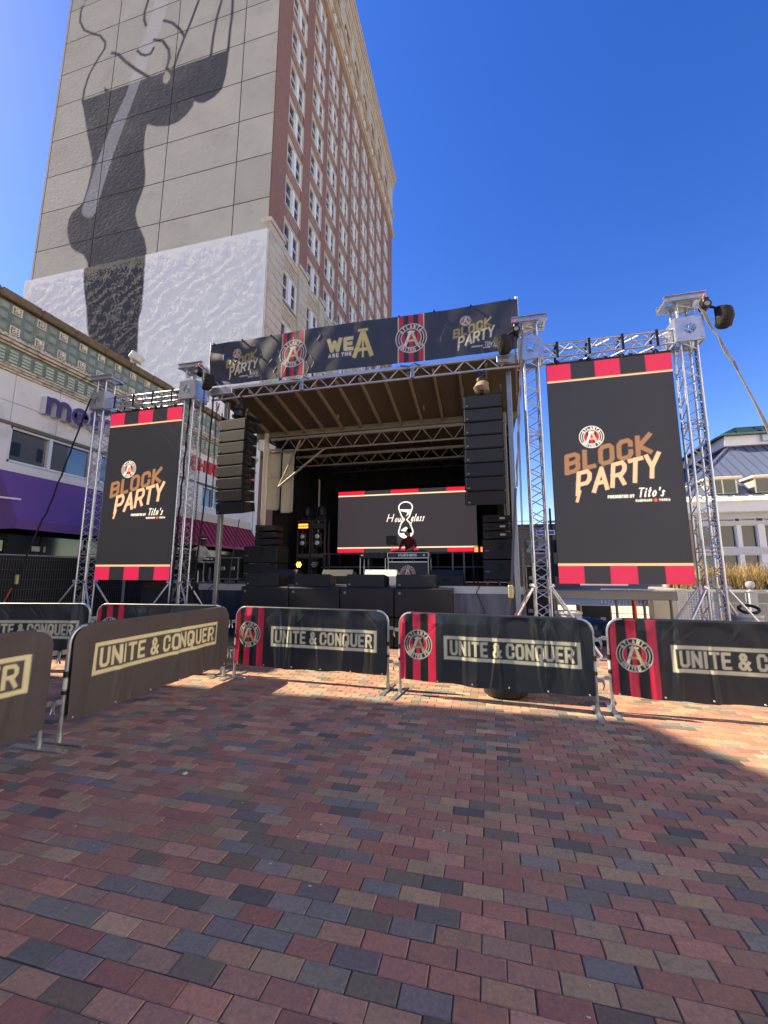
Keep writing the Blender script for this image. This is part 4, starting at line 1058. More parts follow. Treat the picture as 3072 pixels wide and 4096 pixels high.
put('display_face', grid_mesh('display_face', U, np.zeros_like(U), V, C, mled), rs)
MB().box(0, .003, 0, 5.06, .1, 2.28).build('cabinet', mblkp, rs)
for x in (.1, 1.3, 2.5, 3.7, 4.9): MB().box(x-.03, .02, -1.04, x+.03, .08, 0).build('leg', mblkp, rs)
# low LED platform beam under the right screen
pf = thing('support_beam', 'low grey metal beam on legs under the right-hand tall screen', 'beam', (1.4, 10.4, 0))
MB().bbox(-.1, -.06, 1.06, 2.55, .06, 1.25, .01).build('beam', M('beam_grey', rgb(150, 150, 146), .5, .3, noise=(4, .1)), pf)
for x in (.05, 1.35, 1.9, 2.42): MB().tube((x, 0, 0), (x, 0, 1.06), .03, 8).build('leg', M('leg_grey', rgb(120, 120, 122), .5, .4), pf)
# ================================================================ loudspeakers and stage gear
mcab = M('speaker_black', rgb(21, 22, 27), .6, noise=(30, .12), bump=(160, .35, .004))
mgri = M('speaker_grille', rgb(24, 26, 32), .55, .2, noise=(60, .15), bump=(220, .6, .004))
mlogo = M('speaker_badge', rgb(120, 122, 126), .5)
mrig = M('rigging_black', rgb(22, 22, 24), .5, .4, bump=(40, .4, .01))
def cabinet_meshes(w, h, d):
    b = MB().prism([(0, 0), (0, h), (d, h-.035), (d, .035)], 'x', 0, w)
    g = MB().bbox(.012, -.022, .012, w-.012, -.001, h-.012, .012)
    rs2 = []
    for x in (-.018, w+.002):
        r = MB(); rs2.append(r)
        r.box(x, .02, .02, x+.016, .10, h-.02); r.box(x, d-.14, .05, x+.016, d-.05, h-.05); r.box(x, .1, h*.42, x+.014, d-.14, h*.58)
        for z in (.03, h-.06): r.tube((x-.008, .05, z+.015), (x+.024, .05, z+.015), .014, 6)
    l_ = MB().box(.05, -.026, .05, .095, -.0225, .085)
    return b.mesh('body', mcab), g.mesh('grille', mgri), [q.mesh('rigging_plate', mrig) for q in rs2], l_.mesh('badge', mlogo)
CABS = {}
def cabinet(parent, name, loc, rot, w=.84, h=.3, d=.5):
    k = (w, h, d)
    if k not in CABS: CABS[k] = cabinet_meshes(*k)
    b, g_, r, l_ = CABS[k]
    o = put(name, b, parent, loc, rot)
    put('grille', g_, o); put('badge', l_, o)
    for q in r: put('rigging_plate', q, o)
    return o
def line_array(x0, label, hoist_kind, rz=0):
    t = thing('line_array', label, 'loudspeaker array', (x0, 9.2, 0), rz, group='hanging loudspeaker arrays')
    z, y, ang = 5.66, 0.0, 0.0
    for k, a in enumerate((-1, 0, 0, .5, 1, 1.5, 3, 5)):
        ang += a; c, s = math.cos(R(ang)), math.sin(R(ang))
        z2 = z-.318*c; y2 = y+.318*s
        cabinet(t, 'cabinet', (0, y2, z2), (R(ang), 0, 0)); z, y = z2, y2
    f = MB()
    for x in (0, .8): f.box(x, .0, 5.68, x+.04, .62, 5.76)
    f.box(0, .2, 5.69, .84, .26, 5.75); f.box(.38, .0, 5.70, .46, .62, 5.78)
    for x in (-.01, .83): f.tube((x+.01, .06, 5.70), (x+.01, .06, 5.90), .016, 6)
    f.build('flying_frame', mrig, t)
    h_ = MB().tube((.42, .3, 5.78), (.42, .3, 6.36), .012, 6)
    h_.build('hoist_chain', mrig, t)
    if hoist_kind == 'bag':
        b = MB().lathe([(.10, 0), (.17, .06), (.18, .16), (.15, .27), (.12, .3)], (.42, .3, 5.80), 12)
        for i, v_ in enumerate(b.v): b.v[i] = (v_[0]+.02*math.sin(v_[2]*31+v_[1]*9), v_[1]+.02*math.cos(v_[2]*27), v_[2])
        b.build('chain_bag', M('tan_chain_bag', rgb(140, 122, 96), .9, bump=(25, .7, .03)), t, True)
        MB().lathe([(.06, 0), (.11, .03), (.11, .1), (.06, .14)], (.40, .3, 6.08), 12).build('hoist_motor', mblkp, t, True)
        MB().strip([(.34, .3, 6.43), (.40, .3, 6.24)], .05, (0,1,0), .05).strip([(.50, .3, 6.43), (.43, .3, 6.24)], .05, (0,1,0), .05).build('sling', M('blue_sling', rgb(46, 58, 90), .9), t)
    else:
        b = MB().bbox(.30, .2, 6.0, .52, .4, 6.18, .03); b.tube((.3, .3, 6.09), (.2, .3, 6.09), .05, 10); b.lathe([(.08, 0), (.14, .05), (.13, .2), (.1, .22)], (.36, .3, 5.78), 10)
        b.build('hoist_motor', mblkp, t, True)
        MB().strip([(.40, .3, 6.43), (.41, .3, 6.2)], .06, (0,1,0), .04).build('sling', mblk, t)
        MB().tube((-.2, .1, 5.98), (-.16, .1, 6.2), .02, 6).build('hook', mred_, t)
    return t
line_array(-6.84, 'left hanging line array of eight black loudspeaker boxes', 'motor', R(-5))
line_array(-.43, 'right hanging line array of eight black loudspeaker boxes under a tan bag', 'bag')
# subwoofers along the stage front, two rows of four
def sub_mesh(w, h, d):
    b = MB().bbox(0, 0, 0, w, d, h, .012); g_ = MB().bbox(.02, -.018, .02, w-.02, -.001, h-.02, .01)
    return b.mesh('body', mcab), g_.mesh('grille', mgri)
sb, sg_ = sub_mesh(1.272, .64, .62)
bad = MB().box(.10, -.022, .50, .15, -.0185, .55).mesh('badge', mlogo)
pos = ['farthest left', 'second from the left', 'third from the left', 'rightmost']
for r_ in range(2):
    for k in range(4):
        t = thing('subwoofer', f'wide black subwoofer, {pos[k]} in the {"upper" if r_ else "lower"} row along the stage front', 'subwoofer', (-5.93+k*1.288, 9.2+.004*k, r_*.655), group='subwoofers along the stage front')
        put('body', sb, t); put('grille', sg_, t); put('badge', bad, t)
# front-fill boxes on the subwoofers
for k, x in enumerate((-5.87, -4.56, -3.22, -2.03)):
    t = thing('front_fill_speaker', f'low black front-fill loudspeaker on the subwoofers, {["farthest left", "second from the left", "third from the left", "rightmost"][k]} of the four', 'loudspeaker', (x, 9.3, 1.298), group='front-fill loudspeakers on the subwoofers')
    cabinet(t, 'cabinet', (0, 0, 0), (R(-3), 0, R(random.uniform(-2, 2))), .9, .30, .46)
# stage monitors behind
wed = MB().prism([(0, 0), (0, .22), (.1, .39), (.42, .30), (.62, .04), (.62, 0)], 'x', 0, .88).mesh('body', mcab)
wed_lit = MB().prism([(0, 0), (0, .22), (.1, .39), (.42, .30), (.62, .04), (.62, 0)], 'x', 0, .88).mesh('body', M('speaker_lit_pale', rgb(208, 206, 198), .6))  # lit look of this monitor's top put into its whole body colour
for k, (x, l_) in enumerate(((-6.1, 'black floor monitor at the left, behind the front fills'), (-4.46, 'black floor monitor between the light towers and the desk'), (-3.23, 'floor monitor in front of the desk, coloured pale for its lit top'), (-1.5, 'wide black floor monitor right of the desk'))):
    t = thing('floor_monitor', l_, 'loudspeaker', (x, 10.75, 1.333), group='floor monitors on the deck')
    put('body', wed_lit if k == 2 else wed, t); MB().box(.1, .43, .05, .78, .6, .25).build('grille', mgri, t) if False else None
    MB().box(.36, -.012, .10, .52, -.001, .15).build('handle', mrig, t)
# side-fill stacks: each box a thing
def side_sub(x, y, z, w, label, grp):
    t = thing('subwoofer', label, 'subwoofer', (x, y, z), group=grp)
    MB().bbox(0, 0, 0, w, .75, .50, .015).build('body', mcab, t)
    MB().bbox(.48*w, -.012, .24, .48*w+.13, .004, .42, .03).build('handle_recess', M('recess_black', (.004,.004,.005), .7), t)
    MB().box(.48*w, -.018, .325, .48*w+.13, -.013, .342).build('handle', mcab, t)
    MB().box(.06, -.004, .20, .17, -.001, .225).build('badge', mlogo, t); return t
def side_top(x, y, z, label, grp, tagc=None):
    t = thing('top_speaker', label, 'loudspeaker', (x, y, z), group=grp)
    MB().prism([(0, .0), (.70, .03), (.70, .165), (0, .195)], 'y', 0, .45).build('body', mcab, t)
    MB().bbox(.14, -.008, .07, .30, .002, .14, .01).build('handle_recess', M('recess_black', (.004,.004,.005), .7), t)
    if tagc: MB().box(.42, -.006, .08, .55, -.001, .125).build('tape_label', M('white_tape', rgb(220, 220, 220), .7), t)
    return t
for k, z in enumerate((1.40, 1.93)): side_sub(-7.2, 11.2, z, 1.12, f'{"upper" if k else "lower"} black subwoofer of the left side-fill stack', 'left side-fill stack')
for k, z in enumerate((2.46, 2.67, 2.88)): side_top(-6.84, 11.2, z, f'{["bottom", "middle", "top"][k]} flat black speaker on the left side-fill stack', 'left side-fill stack')
for k, z in enumerate((1.47, 1.985)): side_sub(-.13, 10.8, z, .82, f'{"upper" if k else "lower"} black subwoofer of the right side-fill stack', 'right side-fill stack')
for k, z in enumerate((2.50, 2.71, 2.92)): side_top(-.1, 10.8, z, f'{["bottom", "middle", "top"][k]} flat black speaker with white tape on the right side-fill stack', 'right side-fill stack', True)
dl = thing('wheel_dolly', 'black wheeled dolly under the right side-fill stack', 'dolly', (-.13, 10.8, 1.33))
MB().box(0, 0, .10, .82, .75, .135).build('board', mblkp, dl)
for x in (.1, .4, .72): MB().tube((x-.02, .1, .045), (x+.02, .1, .045), .045, 12).build('wheel', M('caster_grey', rgb(150, 150, 150), .5), dl, True)
dl2 = thing('wheel_dolly', 'black wheeled dolly under the left side-fill stack', 'dolly', (-7.2, 11.2, 1.33))
MB().box(0, 0, .04, 1.12, .75, .068).build('board', mblkp, dl2)
for x in (.12, .98): MB().tube((x-.02, .1, .02), (x+.02, .1, .02), .02, 10).build('wheel', M('caster_grey', rgb(150, 150, 150), .5), dl2, True)
# light towers
def emitter(name, col, s):
    return M(name, (.02,.02,.02), .4, emit=(col, s))
def light_tower(x, lit, label):
    t = thing('light_tower', label, 'light tower', (x, 13.0, 1.333), group='light towers at stage left')
    f = MB(); W, H = .5, 2.1
    for a in (0, W-.05):
        for b in (0, .35): f.box(a, b, 0, a+.05, b+.05, H)
    for z in (0.02, .78, 1.3, H-.05): f.box(.05, 0.002, z, W-.05, .048, z+.045)
    f.build('frame', M('tower_frame', rgb(64, 62, 58), .6, .3), t)
    MB().bbox(.06, -.06, 1.78, W-.06, .10, 1.98, .02).build('strobe_bar', mblkp, t)
    for z in (1.82, 1.91): MB().box(.08, -.072, z, W-.08, -.061, z+.045).build('strobe_lamp', emitter('lamp_orange', (1.0, .12, .02), 4.0) if lit else M('lamp_off', rgb(60, 62, 66), .3), t)
    MB().bbox(.1, -.05, 1.18, W-.15, .1, 1.66, .02).build('blinder', mblkp, t)
    for z in (1.31, 1.53): MB().lathe([(.075, 0), (.075, .02), (.04, .03)], n=14).build('blinder_lamp', M('lamp_reflector', rgb(205, 208, 210), .3, .3), t, loc=(.23, -.05, z), rot=(R(90), 0, 0))
    MB().bbox(.02, -.08, .82, W-.06, .08, .95, .02).build('strobe_bar', M('lamp_bar_grey', rgb(70, 70, 70), .5), t)
    MB().lathe([(.12, 0), (.14, .04), (.14, .2), (.1, .22)], n=16).build('par_can', mblkp, t, True, loc=(.15, .12, .58), rot=(R(90), 0, 0))
    for a in range(7):
        q = (0, 0) if a == 6 else (.07*math.cos(a*R(60)), .07*math.sin(a*R(60)))
        MB().lathe([(.026, 0), (.026, .008), (.01, .012)], n=8).build('par_lamp', emitter('lamp_amber', (1.0, .55, .08), 3.2) if lit else M('lamp_off_pale', rgb(150, 154, 160), .3), t, loc=(.15+q[0], -.101, .58+q[1]), rot=(R(90), 0, 0))
    mh = MB().bbox(.1, .05, H, .4, .33, H+.12, .02); mh.box(.1, .15, H+.12, .14, .25, H+.42).box(.36, .15, H+.12, .4, .25, H+.42); mh.lathe([(.09, .16), (.115, .22), (.115, .44), (.07, .5)], (.25, .2, H), 12)
    mh.build('moving_head', mblkp, t, True); return t
light_tower(-6.33, True, 'left dark light tower with an orange strip and amber lamps glowing')
light_tower(-5.79, False, 'right dark light tower with its strip and lamps unlit')
ul = thing('stage_lamp', 'small red-orange glowing stage lamp left of the right side-fill stack', 'lamp', (-.42, 13.0, 1.333))
MB().tube((.1, .1, 0), (.1, .1, .95), .02, 8).build('stand', mblkp, ul); MB().bbox(0, 0, .93, .36, .12, 1.13, .02).build('housing', mblkp, ul)
for x in (.03, .22): MB().box(x, -.012, .96, x+.10, -.001, 1.10).build('lens', emitter('lamp_red', (1.0, .08, .03), 3.0), ul)
# flight cases
mfc = M('flight_case_black', rgb(26, 26, 28), .5); mfe = M('flight_case_edge', rgb(176, 178, 182), .35, .8)
def flight_case(x, y, z, w, d, h, label, wheels=True, grp='black flight cases'):
    t = thing('flight_case', label, 'flight case', (x, y, z), group=grp); b = .1 if wheels else 0
    MB().box(.01, .01, b+.01, w-.01, d-.01, b+h-.01).build('body', mfc, t)
    e = MB(); r = .028
    for a in (0, w-r):
        for q in (0, d-r): e.box(a, q, b, a+r, q+r, b+h)
    for zz in (b, b+h-r):
        for q in (0, d-r): e.box(r, q+.001, zz, w-r, q+r-.001, zz+r)
        for a in (0, w-r): e.box(a+.001, r, zz, a+r-.001, d-r, zz+r)
    e.build('edging', mfe, t)
    MB().bbox(w*.62, -.012, b+h*.42, w*.62+.13, .009, b+h*.42+.10, .01).build('latch', mfe, t); MB().bbox(w*.12, -.012, b+h*.42, w*.12+.13, .009, b+h*.42+.10, .01).build('latch', mfe, t)
    if wheels:
        for a in (.1, w-.1): MB().tube((a-.018, .08, .045), (a+.018, .08, .045), .045, 10).tube((a, .08, .05), (a, .08, .11), .02, 6).build('wheel', mrig, t)
    return t
flight_case(-7.92, 11.05, 1.333, .66, .6, .66, 'black flight case with silver edges beside the galvanised stage post')
flight_case(-9.3, 10.75, 1.333, .42, .5, .9, 'tall narrow black flight case behind the seated person')
# desk with decks, laptop and the person behind it
dk = thing('dj_desk', 'folding desk with a dark blue printed front and silver edges', 'desk', (-2.95, 12.2, 1.333))
MB().box(0, 0, .74, 1.26, .62, .77).build('top', mfe, dk)
U, V = np.meshgrid(np.linspace(.02, 1.24, 140), np.linspace(.765, .90, 24)); C = np.empty(U.shape+(3,)); C[...] = rgb(24, 30, 58)
ink(C, U, V, text('ATLANTA UNITED', .34, .80, .075, .6, .2, .16, fit=.56), rgb(220, 220, 225), .01); lay(C, disc_cov(U, V, 1.12, .835, .03, .01), rgb(200, 200, 205))
mpr = M('printed_panel', (.1,.1,.1), .5, attr=True)
put('upper_panel', grid_mesh('upper_panel', U, np.full_like(U, -.012), V, C, mpr), dk)
MB().box(0, -.01, .772, 1.26, .5, .775).box(0, -.01, .905, 1.26, .5, .92).box(0, -.011, .76, .02, .5, .92).box(1.24, -.011, .76, 1.26, .5, .92).build('edging', mfe, dk)
U, V = np.meshgrid(np.linspace(.05, 1.21, 140), np.linspace(.02, .62, 80)); C = np.empty(U.shape+(3,)); C[...] = rgb(16, 22, 44)
crest(C, U, V, .62, .30, .23, .01, gold=rgb(190, 180, 140), red=rgb(150, 40, 50), blk=rgb(14, 16, 26))
put('front_panel', grid_mesh('front_panel', U, np.full_like(U, .05)-.04*(1-V), V, C, mpr), dk)
MB().box(.04, 0.0, .62, 1.22, .06, .65).build('panel_rail', mfe, dk)
for a in ((.02, .03), (1.24, .03), (.02, .58), (1.24, .58)): MB().tube((a[0], a[1], 0), (a[0], a[1], .76), .018, 8).build('leg', mfe, dk)
ct = thing('mixer_deck', 'black turntable deck and mixer on top of the desk', 'mixer', (-2.85, 12.3, 2.253))
MB().bbox(0, 0, 0, 1.06, .4, .06, .01).build('chassis', mblkp, ct)
for x in (.22, .84): MB().lathe([(.15, .06), (.15, .075), (.13, .08)], (x, .2, 0), 16).build('jog_wheel', M('jog_grey', rgb(70, 70, 72), .4), ct)
for k in range(6): MB().lathe([(.012, .06), (.012, .085)], (.46+.03*k, .12+.04*(k % 3), 0), 6).build('knob', mlogo, ct)
sd = thing('side_desk', 'black trestle desk left of the printed desk', 'desk', (-3.87, 12.25, 1.333))
MB().box(0, 0, .76, .88, .5, .80).build('top', mblkp, sd)
for a in ((.04, .04), (.84, .04), (.04, .46), (.84, .46)): MB().tube((a[0], a[1], 0), (a[0], a[1], .76), .02, 8).build('leg', mfe, sd)
fx = thing('control_surface', 'black mixing console on the left trestle desk', 'mixer', (-3.85, 12.22, 2.133))
MB().prism([(0, 0), (0, .07), (.4, .15), (.46, .12), (.46, 0)], 'x', 0, .84).build('chassis', mblkp, fx)
MB().box(.06, -.006, .02, .14, -.001, .065).build('badge', M('white_tape', rgb(220, 220, 220), .7), fx)
for k in range(14): MB().box(.08+k*.052, .1+.05*(k % 3), .095+.01*(k % 3), .10+k*.052, .14+.05*(k % 3), .12+.01*(k % 3)).build('fader', mlogo, fx)
lp = thing('laptop', 'open black laptop on a stand left of the person behind the desk', 'laptop', (-3.02, 12.35, 2.52))
MB().box(0, 0, 0, .34, .24, .015).build('keyboard', mblkp, lp); MB().box(0, 0, 0, .34, .012, .24).build('lid', M('lid_black', rgb(20, 20, 24), .4), lp, loc=(0, .0, .016), rot=(R(8), 0, 0))
ls = thing('laptop_stand', 'thin metal stand holding the laptop above the desks', 'stand', (-2.86, 12.47, 1.333))
MB().tube((0, 0, 0), (0, 0, 1.17), .012, 8).build('pole', mfe, ls); MB().box(-.14, -.1, 1.165, .16, .1, 1.183).build('tray', mblkp, ls); MB().lathe([(.16, 0), (.16, .012), (.02, .03)], n=12).build('base', mblkp, ls)

# ---------------------------------------------------------------- people
def person(label, joints, edges_, mats, loc, rotz=0):
    """one continuous skinned body; joints = {name: (xyz, rx, ry)}; edges_ = [(a, b, material index)]"""
    names = list(joints); me = bpy.data.meshes.new('person')
    me.from_pydata([joints[n][0] for n in names], [(names.index(a), names.index(b)) for a, b, _ in edges_], []); me.update()
    tmp = bpy.data.objects.new('tmp_person', me); COL.objects.link(tmp)
    sk = tmp.modifiers.new('skin', 'SKIN'); sk.use_smooth_shade = True
    for i, n in enumerate(names):
        d = me.skin_vertices[0].data[i]; d.radius = (joints[n][1], joints[n][2]); d.use_root = (n == 'pelvis')
    ss = tmp.modifiers.new('sub', 'SUBSURF'); ss.levels = 2; ss.render_levels = 2
    bpy.context.view_layer.update()
    ev = tmp.evaluated_get(bpy.context.evaluated_depsgraph_get()); m2 = bpy.data.meshes.new_from_object(ev)
    bpy.data.objects.remove(tmp)
    m2.materials.clear()
    for m_ in mats: m2.materials.append(m_)
    segs = [(np.array(joints[a][0]), np.array(joints[b][0]), k, (joints[a][1]+joints[b][1])/2) for a, b, k in edges_]
    for p in m2.polygons:
        c = np.array(p.center); best = None
        for a, b, k, r in segs:
            ab = b-a; t_ = np.clip(np.dot(c-a, ab)/max(np.dot(ab, ab), 1e-9), 0, 1); d = np.linalg.norm(c-a-t_*ab)-r
            if best is None or d < best[0]: best = (d, k)
        p.material_index = best[1]; p.use_smooth = True
    root = thing('person', label, 'person', loc, rotz)
    put('body', m2, root); return root
skin = M('skin', rgb(176, 128, 104), .55); skin2 = M('skin_dark', rgb(92, 62, 48), .55)
jersey = M('jersey_red_black', rgb(120, 22, 34), .8, noise=(14, .35), dirt=(9, rgb(18, 16, 18), .95)); trous = M('trousers_tan', rgb(120, 100, 74), .8); shoe = M('shoe_dark', rgb(24, 22, 22), .6)
def hand(J, E, nm, wrist, dirv, up, k, s=1.0):
    """palm plus five short fingers"""
    w = Vector(wrist); d = Vector(dirv).normalized(); u = Vector(up).normalized(); sd_ = d.cross(u)
    J[nm+'palm'] = (tuple(w+d*.06*s), .034*s, .018*s); E.append((nm+'wr', nm+'palm', k))
    for i, (o, L) in enumerate(((-.03, .07), (-.01, .085), (.012, .08), (.032, .062))):
        a = w+d*.10*s+sd_*o*s; J[f'{nm}f{i}a'] = (tuple(a), .0095*s, .0095*s); J[f'{nm}f{i}b'] = (tuple(a+(d*.75-u*.45)*L*s), .008*s, .008*s)
        E += [(nm+'palm', f'{nm}f{i}a', k), (f'{nm}f{i}a', f'{nm}f{i}b', k)]
    a = w+d*.05*s-sd_*.045*s; J[nm+'ta'] = (tuple(a), .011*s, .011*s); J[nm+'tb'] = (tuple(a+(d*.8-sd_*.3-u*.3)*.05*s), .009*s, .009*s)
    E += [(nm+'palm', nm+'ta', k), (nm+'ta', nm+'tb', k)]
def standing():
    J = {'pelvis': ((0,0,.90), .15, .11), 'waist': ((0,-.02,1.06), .145, .105), 'chest': ((0,-.06,1.24), .17, .115), 'upper': ((0,-.08,1.36), .15, .09), 'neck': ((0,-.10,1.45), .055, .055),
     'jaw': ((-.01,-.14,1.52), .065, .075), 'head': ((0,-.12,1.60), .078, .095), 'crown': ((0,-.11,1.67), .06, .07), 'nose': ((-.085,-.185,1.575), .012, .014),
     'lsh': ((-.19,-.08,1.35), .062, .062), 'lel': ((-.27,-.16,1.12), .046, .046), 'Lwr': ((-.17,-.40,1.03), .031, .028),
     'rsh': ((.19,-.08,1.35), .062, .062), 'rel': ((.29,-.14,1.12), .046, .046), 'Rwr': ((.19,-.40,1.03), .031, .028),
     'lhip': ((-.095,0,.84), .095, .095), 'lkn': ((-.11,-.02,.48), .062, .064), 'lan': ((-.12,.03,.09), .042, .044), 'lto': ((-.14,-.12,.035), .042, .03),
     'rhip': ((.095,0,.84), .095, .095), 'rkn': ((.11,-.02,.48), .062, .064), 'ran': ((.12,.03,.09), .042, .044), 'rto': ((.14,-.12,.035), .042, .03)}
    E = [('pelvis','waist',1), ('waist','chest',1), ('chest','upper',1), ('upper','neck',0), ('neck','jaw',0), ('jaw','head',0), ('head','crown',0), ('jaw','nose',0),
     ('upper','lsh',1), ('lsh','lel',1), ('lel','Lwr',0), ('upper','rsh',1), ('rsh','rel',1), ('rel','Rwr',0),
     ('pelvis','lhip',2), ('lhip','lkn',2), ('lkn','lan',2), ('lan','lto',3), ('pelvis','rhip',2), ('rhip','rkn',2), ('rkn','ran',2), ('ran','rto',3)]
    hand(J, E, 'L', J['Lwr'][0], (.2, -1, -.25), (0, -.2, 1), 0); hand(J, E, 'R', J['Rwr'][0], (-.2, -1, -.25), (0, -.2, 1), 0)
    return J, E
def face(root, c, fwd, s, skinm, hair):
    f = Vector(fwd).normalized(); up = Vector((0, 0, 1)); sd_ = f.cross(up)
    for k in (-1, 1):
        e = Vector(c)+f*.086*s+sd_*k*.032*s+up*.008; MB().ball(e, .011*s, 8, 6).build('eye', M('eye_dark', (.02,.015,.012), .2), root, True)
        a = Vector(c)+sd_*k*.083*s-f*.01; MB().ball(a, .03*s, 8, 6, (.5, .6, 1)).build('ear', skinm, root, True)
    m_ = Vector(c)+f*.092*s-up*.055; MB().path([m_-sd_*.022+f*-.004, m_, m_+sd_*.022+f*-.004], .006, 5).build('mouth', M('mouth', rgb(130, 70, 66), .5), root)
    h = MB().ball(Vector(c)-f*.012+up*.03, .1*s, 14, 9, (.95, 1, .92)); h.v = [v_ if v_[2] > c[2]-.02 else (c[0]+(v_[0]-c[0])*.8, c[1]+(v_[1]-c[1])*.8, c[2]-.02+(v_[2]-c[2]+.02)*.3) for v_ in h.v]
    return h
J, E = standing()
dj = person('person in a red and black shirt and headphones standing behind the desk', J, E, [skin, jersey, trous, shoe], (-2.42, 13.1, 1.333), R(-18))
hm = face(dj, (0, -.12, 1.60), (-.75, -.66, 0), 1, skin, None); hm.v = [(x+.012, y+.022, z+.012) for x, y, z in hm.v]; hm.build('hair', M('hair_dark', rgb(34, 28, 26), .8), dj, True)
hp = MB().path([(-.0+.10*math.cos(a)*.66, -.11+.10*math.cos(a)*-.75, 1.62+.115*math.sin(a)) for a in np.linspace(0, math.pi, 10)], .011, 6)
for k in (1, -1): hp.ball((k*.066, -.11-k*.075, 1.60), .038, 8, 6)
hp.build('headphones', mblkp, dj, True)
bd = MB().ball((-.06, -.17, 1.545), .05, 10, 6, (1, .8, .7)); bd.build('beard', M('hair_dark', rgb(34, 28, 26), .8), dj, True)
# seated operator at stage left, facing right
coat = M('pale_coat', rgb(188, 190, 196), .8, noise=(8, .12), bump=(14, .6, .03)); dt = M('trousers_black', rgb(22, 22, 26), .85)
J = {'pelvis': ((0,0,.55), .15, .13), 'waist': ((.0,0,.72), .155, .13), 'chest': ((.02,0,.92), .17, .14), 'upper': ((.05,0,1.06), .15, .11), 'neck': ((.08,0,1.15), .058, .058), 'jaw': ((.13,0,1.22), .066, .07), 'head': ((.12,0,1.30), .095, .08), 'crown': ((.11,0,1.37), .07, .06), 'nose': ((.225,0,1.275), .012, .014),
 'lsh': ((.04,.19,1.04), .07, .07), 'lel': ((.16,.25,.80), .055, .055), 'Lwr': ((.42,.14,.78), .034, .03), 'rsh': ((.04,-.19,1.04), .07, .07), 'rel': ((.16,-.25,.80), .055, .055), 'Rwr': ((.42,-.14,.78), .034, .03),
 'lhip': ((.06,.10,.53), .10, .10), 'lkn': ((.48,.12,.53), .068, .068), 'lan': ((.50,.12,.09), .045, .045), 'lto': ((.64,.13,.035), .03, .042), 'rhip': ((.06,-.10,.53), .10, .10), 'rkn': ((.48,-.12,.53), .068, .068), 'ran': ((.46,-.12,.09), .045, .045), 'rto': ((.60,-.13,.035), .03, .042)}
E = [('pelvis','waist',1), ('waist','chest',1), ('chest','upper',1), ('upper','neck',0), ('neck','jaw',0), ('jaw','head',0), ('head','crown',0), ('jaw','nose',0), ('upper','lsh',1), ('lsh','lel',1), ('lel','Lwr',1), ('upper','rsh',1), ('rsh','rel',1), ('rel','Rwr',1),
 ('pelvis','lhip',2), ('lhip','lkn',2), ('lkn','lan',2), ('lan','lto',3), ('pelvis','rhip',2), ('rhip','rkn',2), ('rkn','ran',2), ('ran','rto',3)]
hand(J, E, 'L', J['Lwr'][0], (1, -.2, -.2), (0, 0, 1), 0); hand(J, E, 'R', J['Rwr'][0], (1, .2, -.2), (0, 0, 1), 0)
so = person('seated person in a pale coat and striped knit hat at stage left', J, E, [skin2, coat, dt, shoe], (-8.98, 11.5, 1.333), R(-8))
hm = face(so, (.12, 0, 1.30), (1, 0, 0), 1, skin2, None)
U = [(0, 0)]
ht = MB().lathe([(.102, -.02), (.108, .0), (.108, .03)], (.11, 0, 1.335), 16); ht.build('hat_band', M('hat_dark', rgb(34, 34, 40), .9), so, True)
MB().lathe([(.107, .0), (.107, .022)], (.11, 0, 1.366), 16).build('hat_stripe', M('hat_white', rgb(214, 214, 214), .9), so, True)
MB().lathe([(.106, 0), (.10, .03), (.075, .062), (.03, .078), (.005, .08)], (.11, 0, 1.389), 16).build('hat_crown', M('hat_maroon', rgb(60, 38, 48), .9), so, True)
chr_ = thing('stool', 'black stool under the seated person', 'stool', (-9.0, 11.5, 1.333))
MB().lathe([(.17, .37), (.19, .39), (.19, .42), (.16, .43)], n=16).build('seat', mblkp, chr_, True)
for a in range(4): MB().tube((.13*math.cos(a*1.57+.7), .13*math.sin(a*1.57+.7), .38), (.19*math.cos(a*1.57+.7), .19*math.sin(a*1.57+.7), 0), .014, 6).build('leg', mfe, chr_)
tb = thing('work_desk', 'dark equipment desk in front of the seated person', 'desk', (-8.62, 11.2, 1.333))
MB().box(0, 0, .66, .62, .6, .70).build('top', mblkp, tb)
for a in ((.03, .03), (.59, .03), (.03, .57), (.59, .57)): MB().tube((a[0], a[1], 0), (a[0], a[1], .66), .018, 8).build('leg', mfe, tb)
mx = thing('mixing_console', 'dark sloped mixing console on the equipment desk', 'mixer', (-8.3, 11.25, 2.036))
MB().prism([(0, 0), (0, .04), (.3, .16), (.34, 0)], 'y', 0, .5).build('chassis', mblkp, mx)
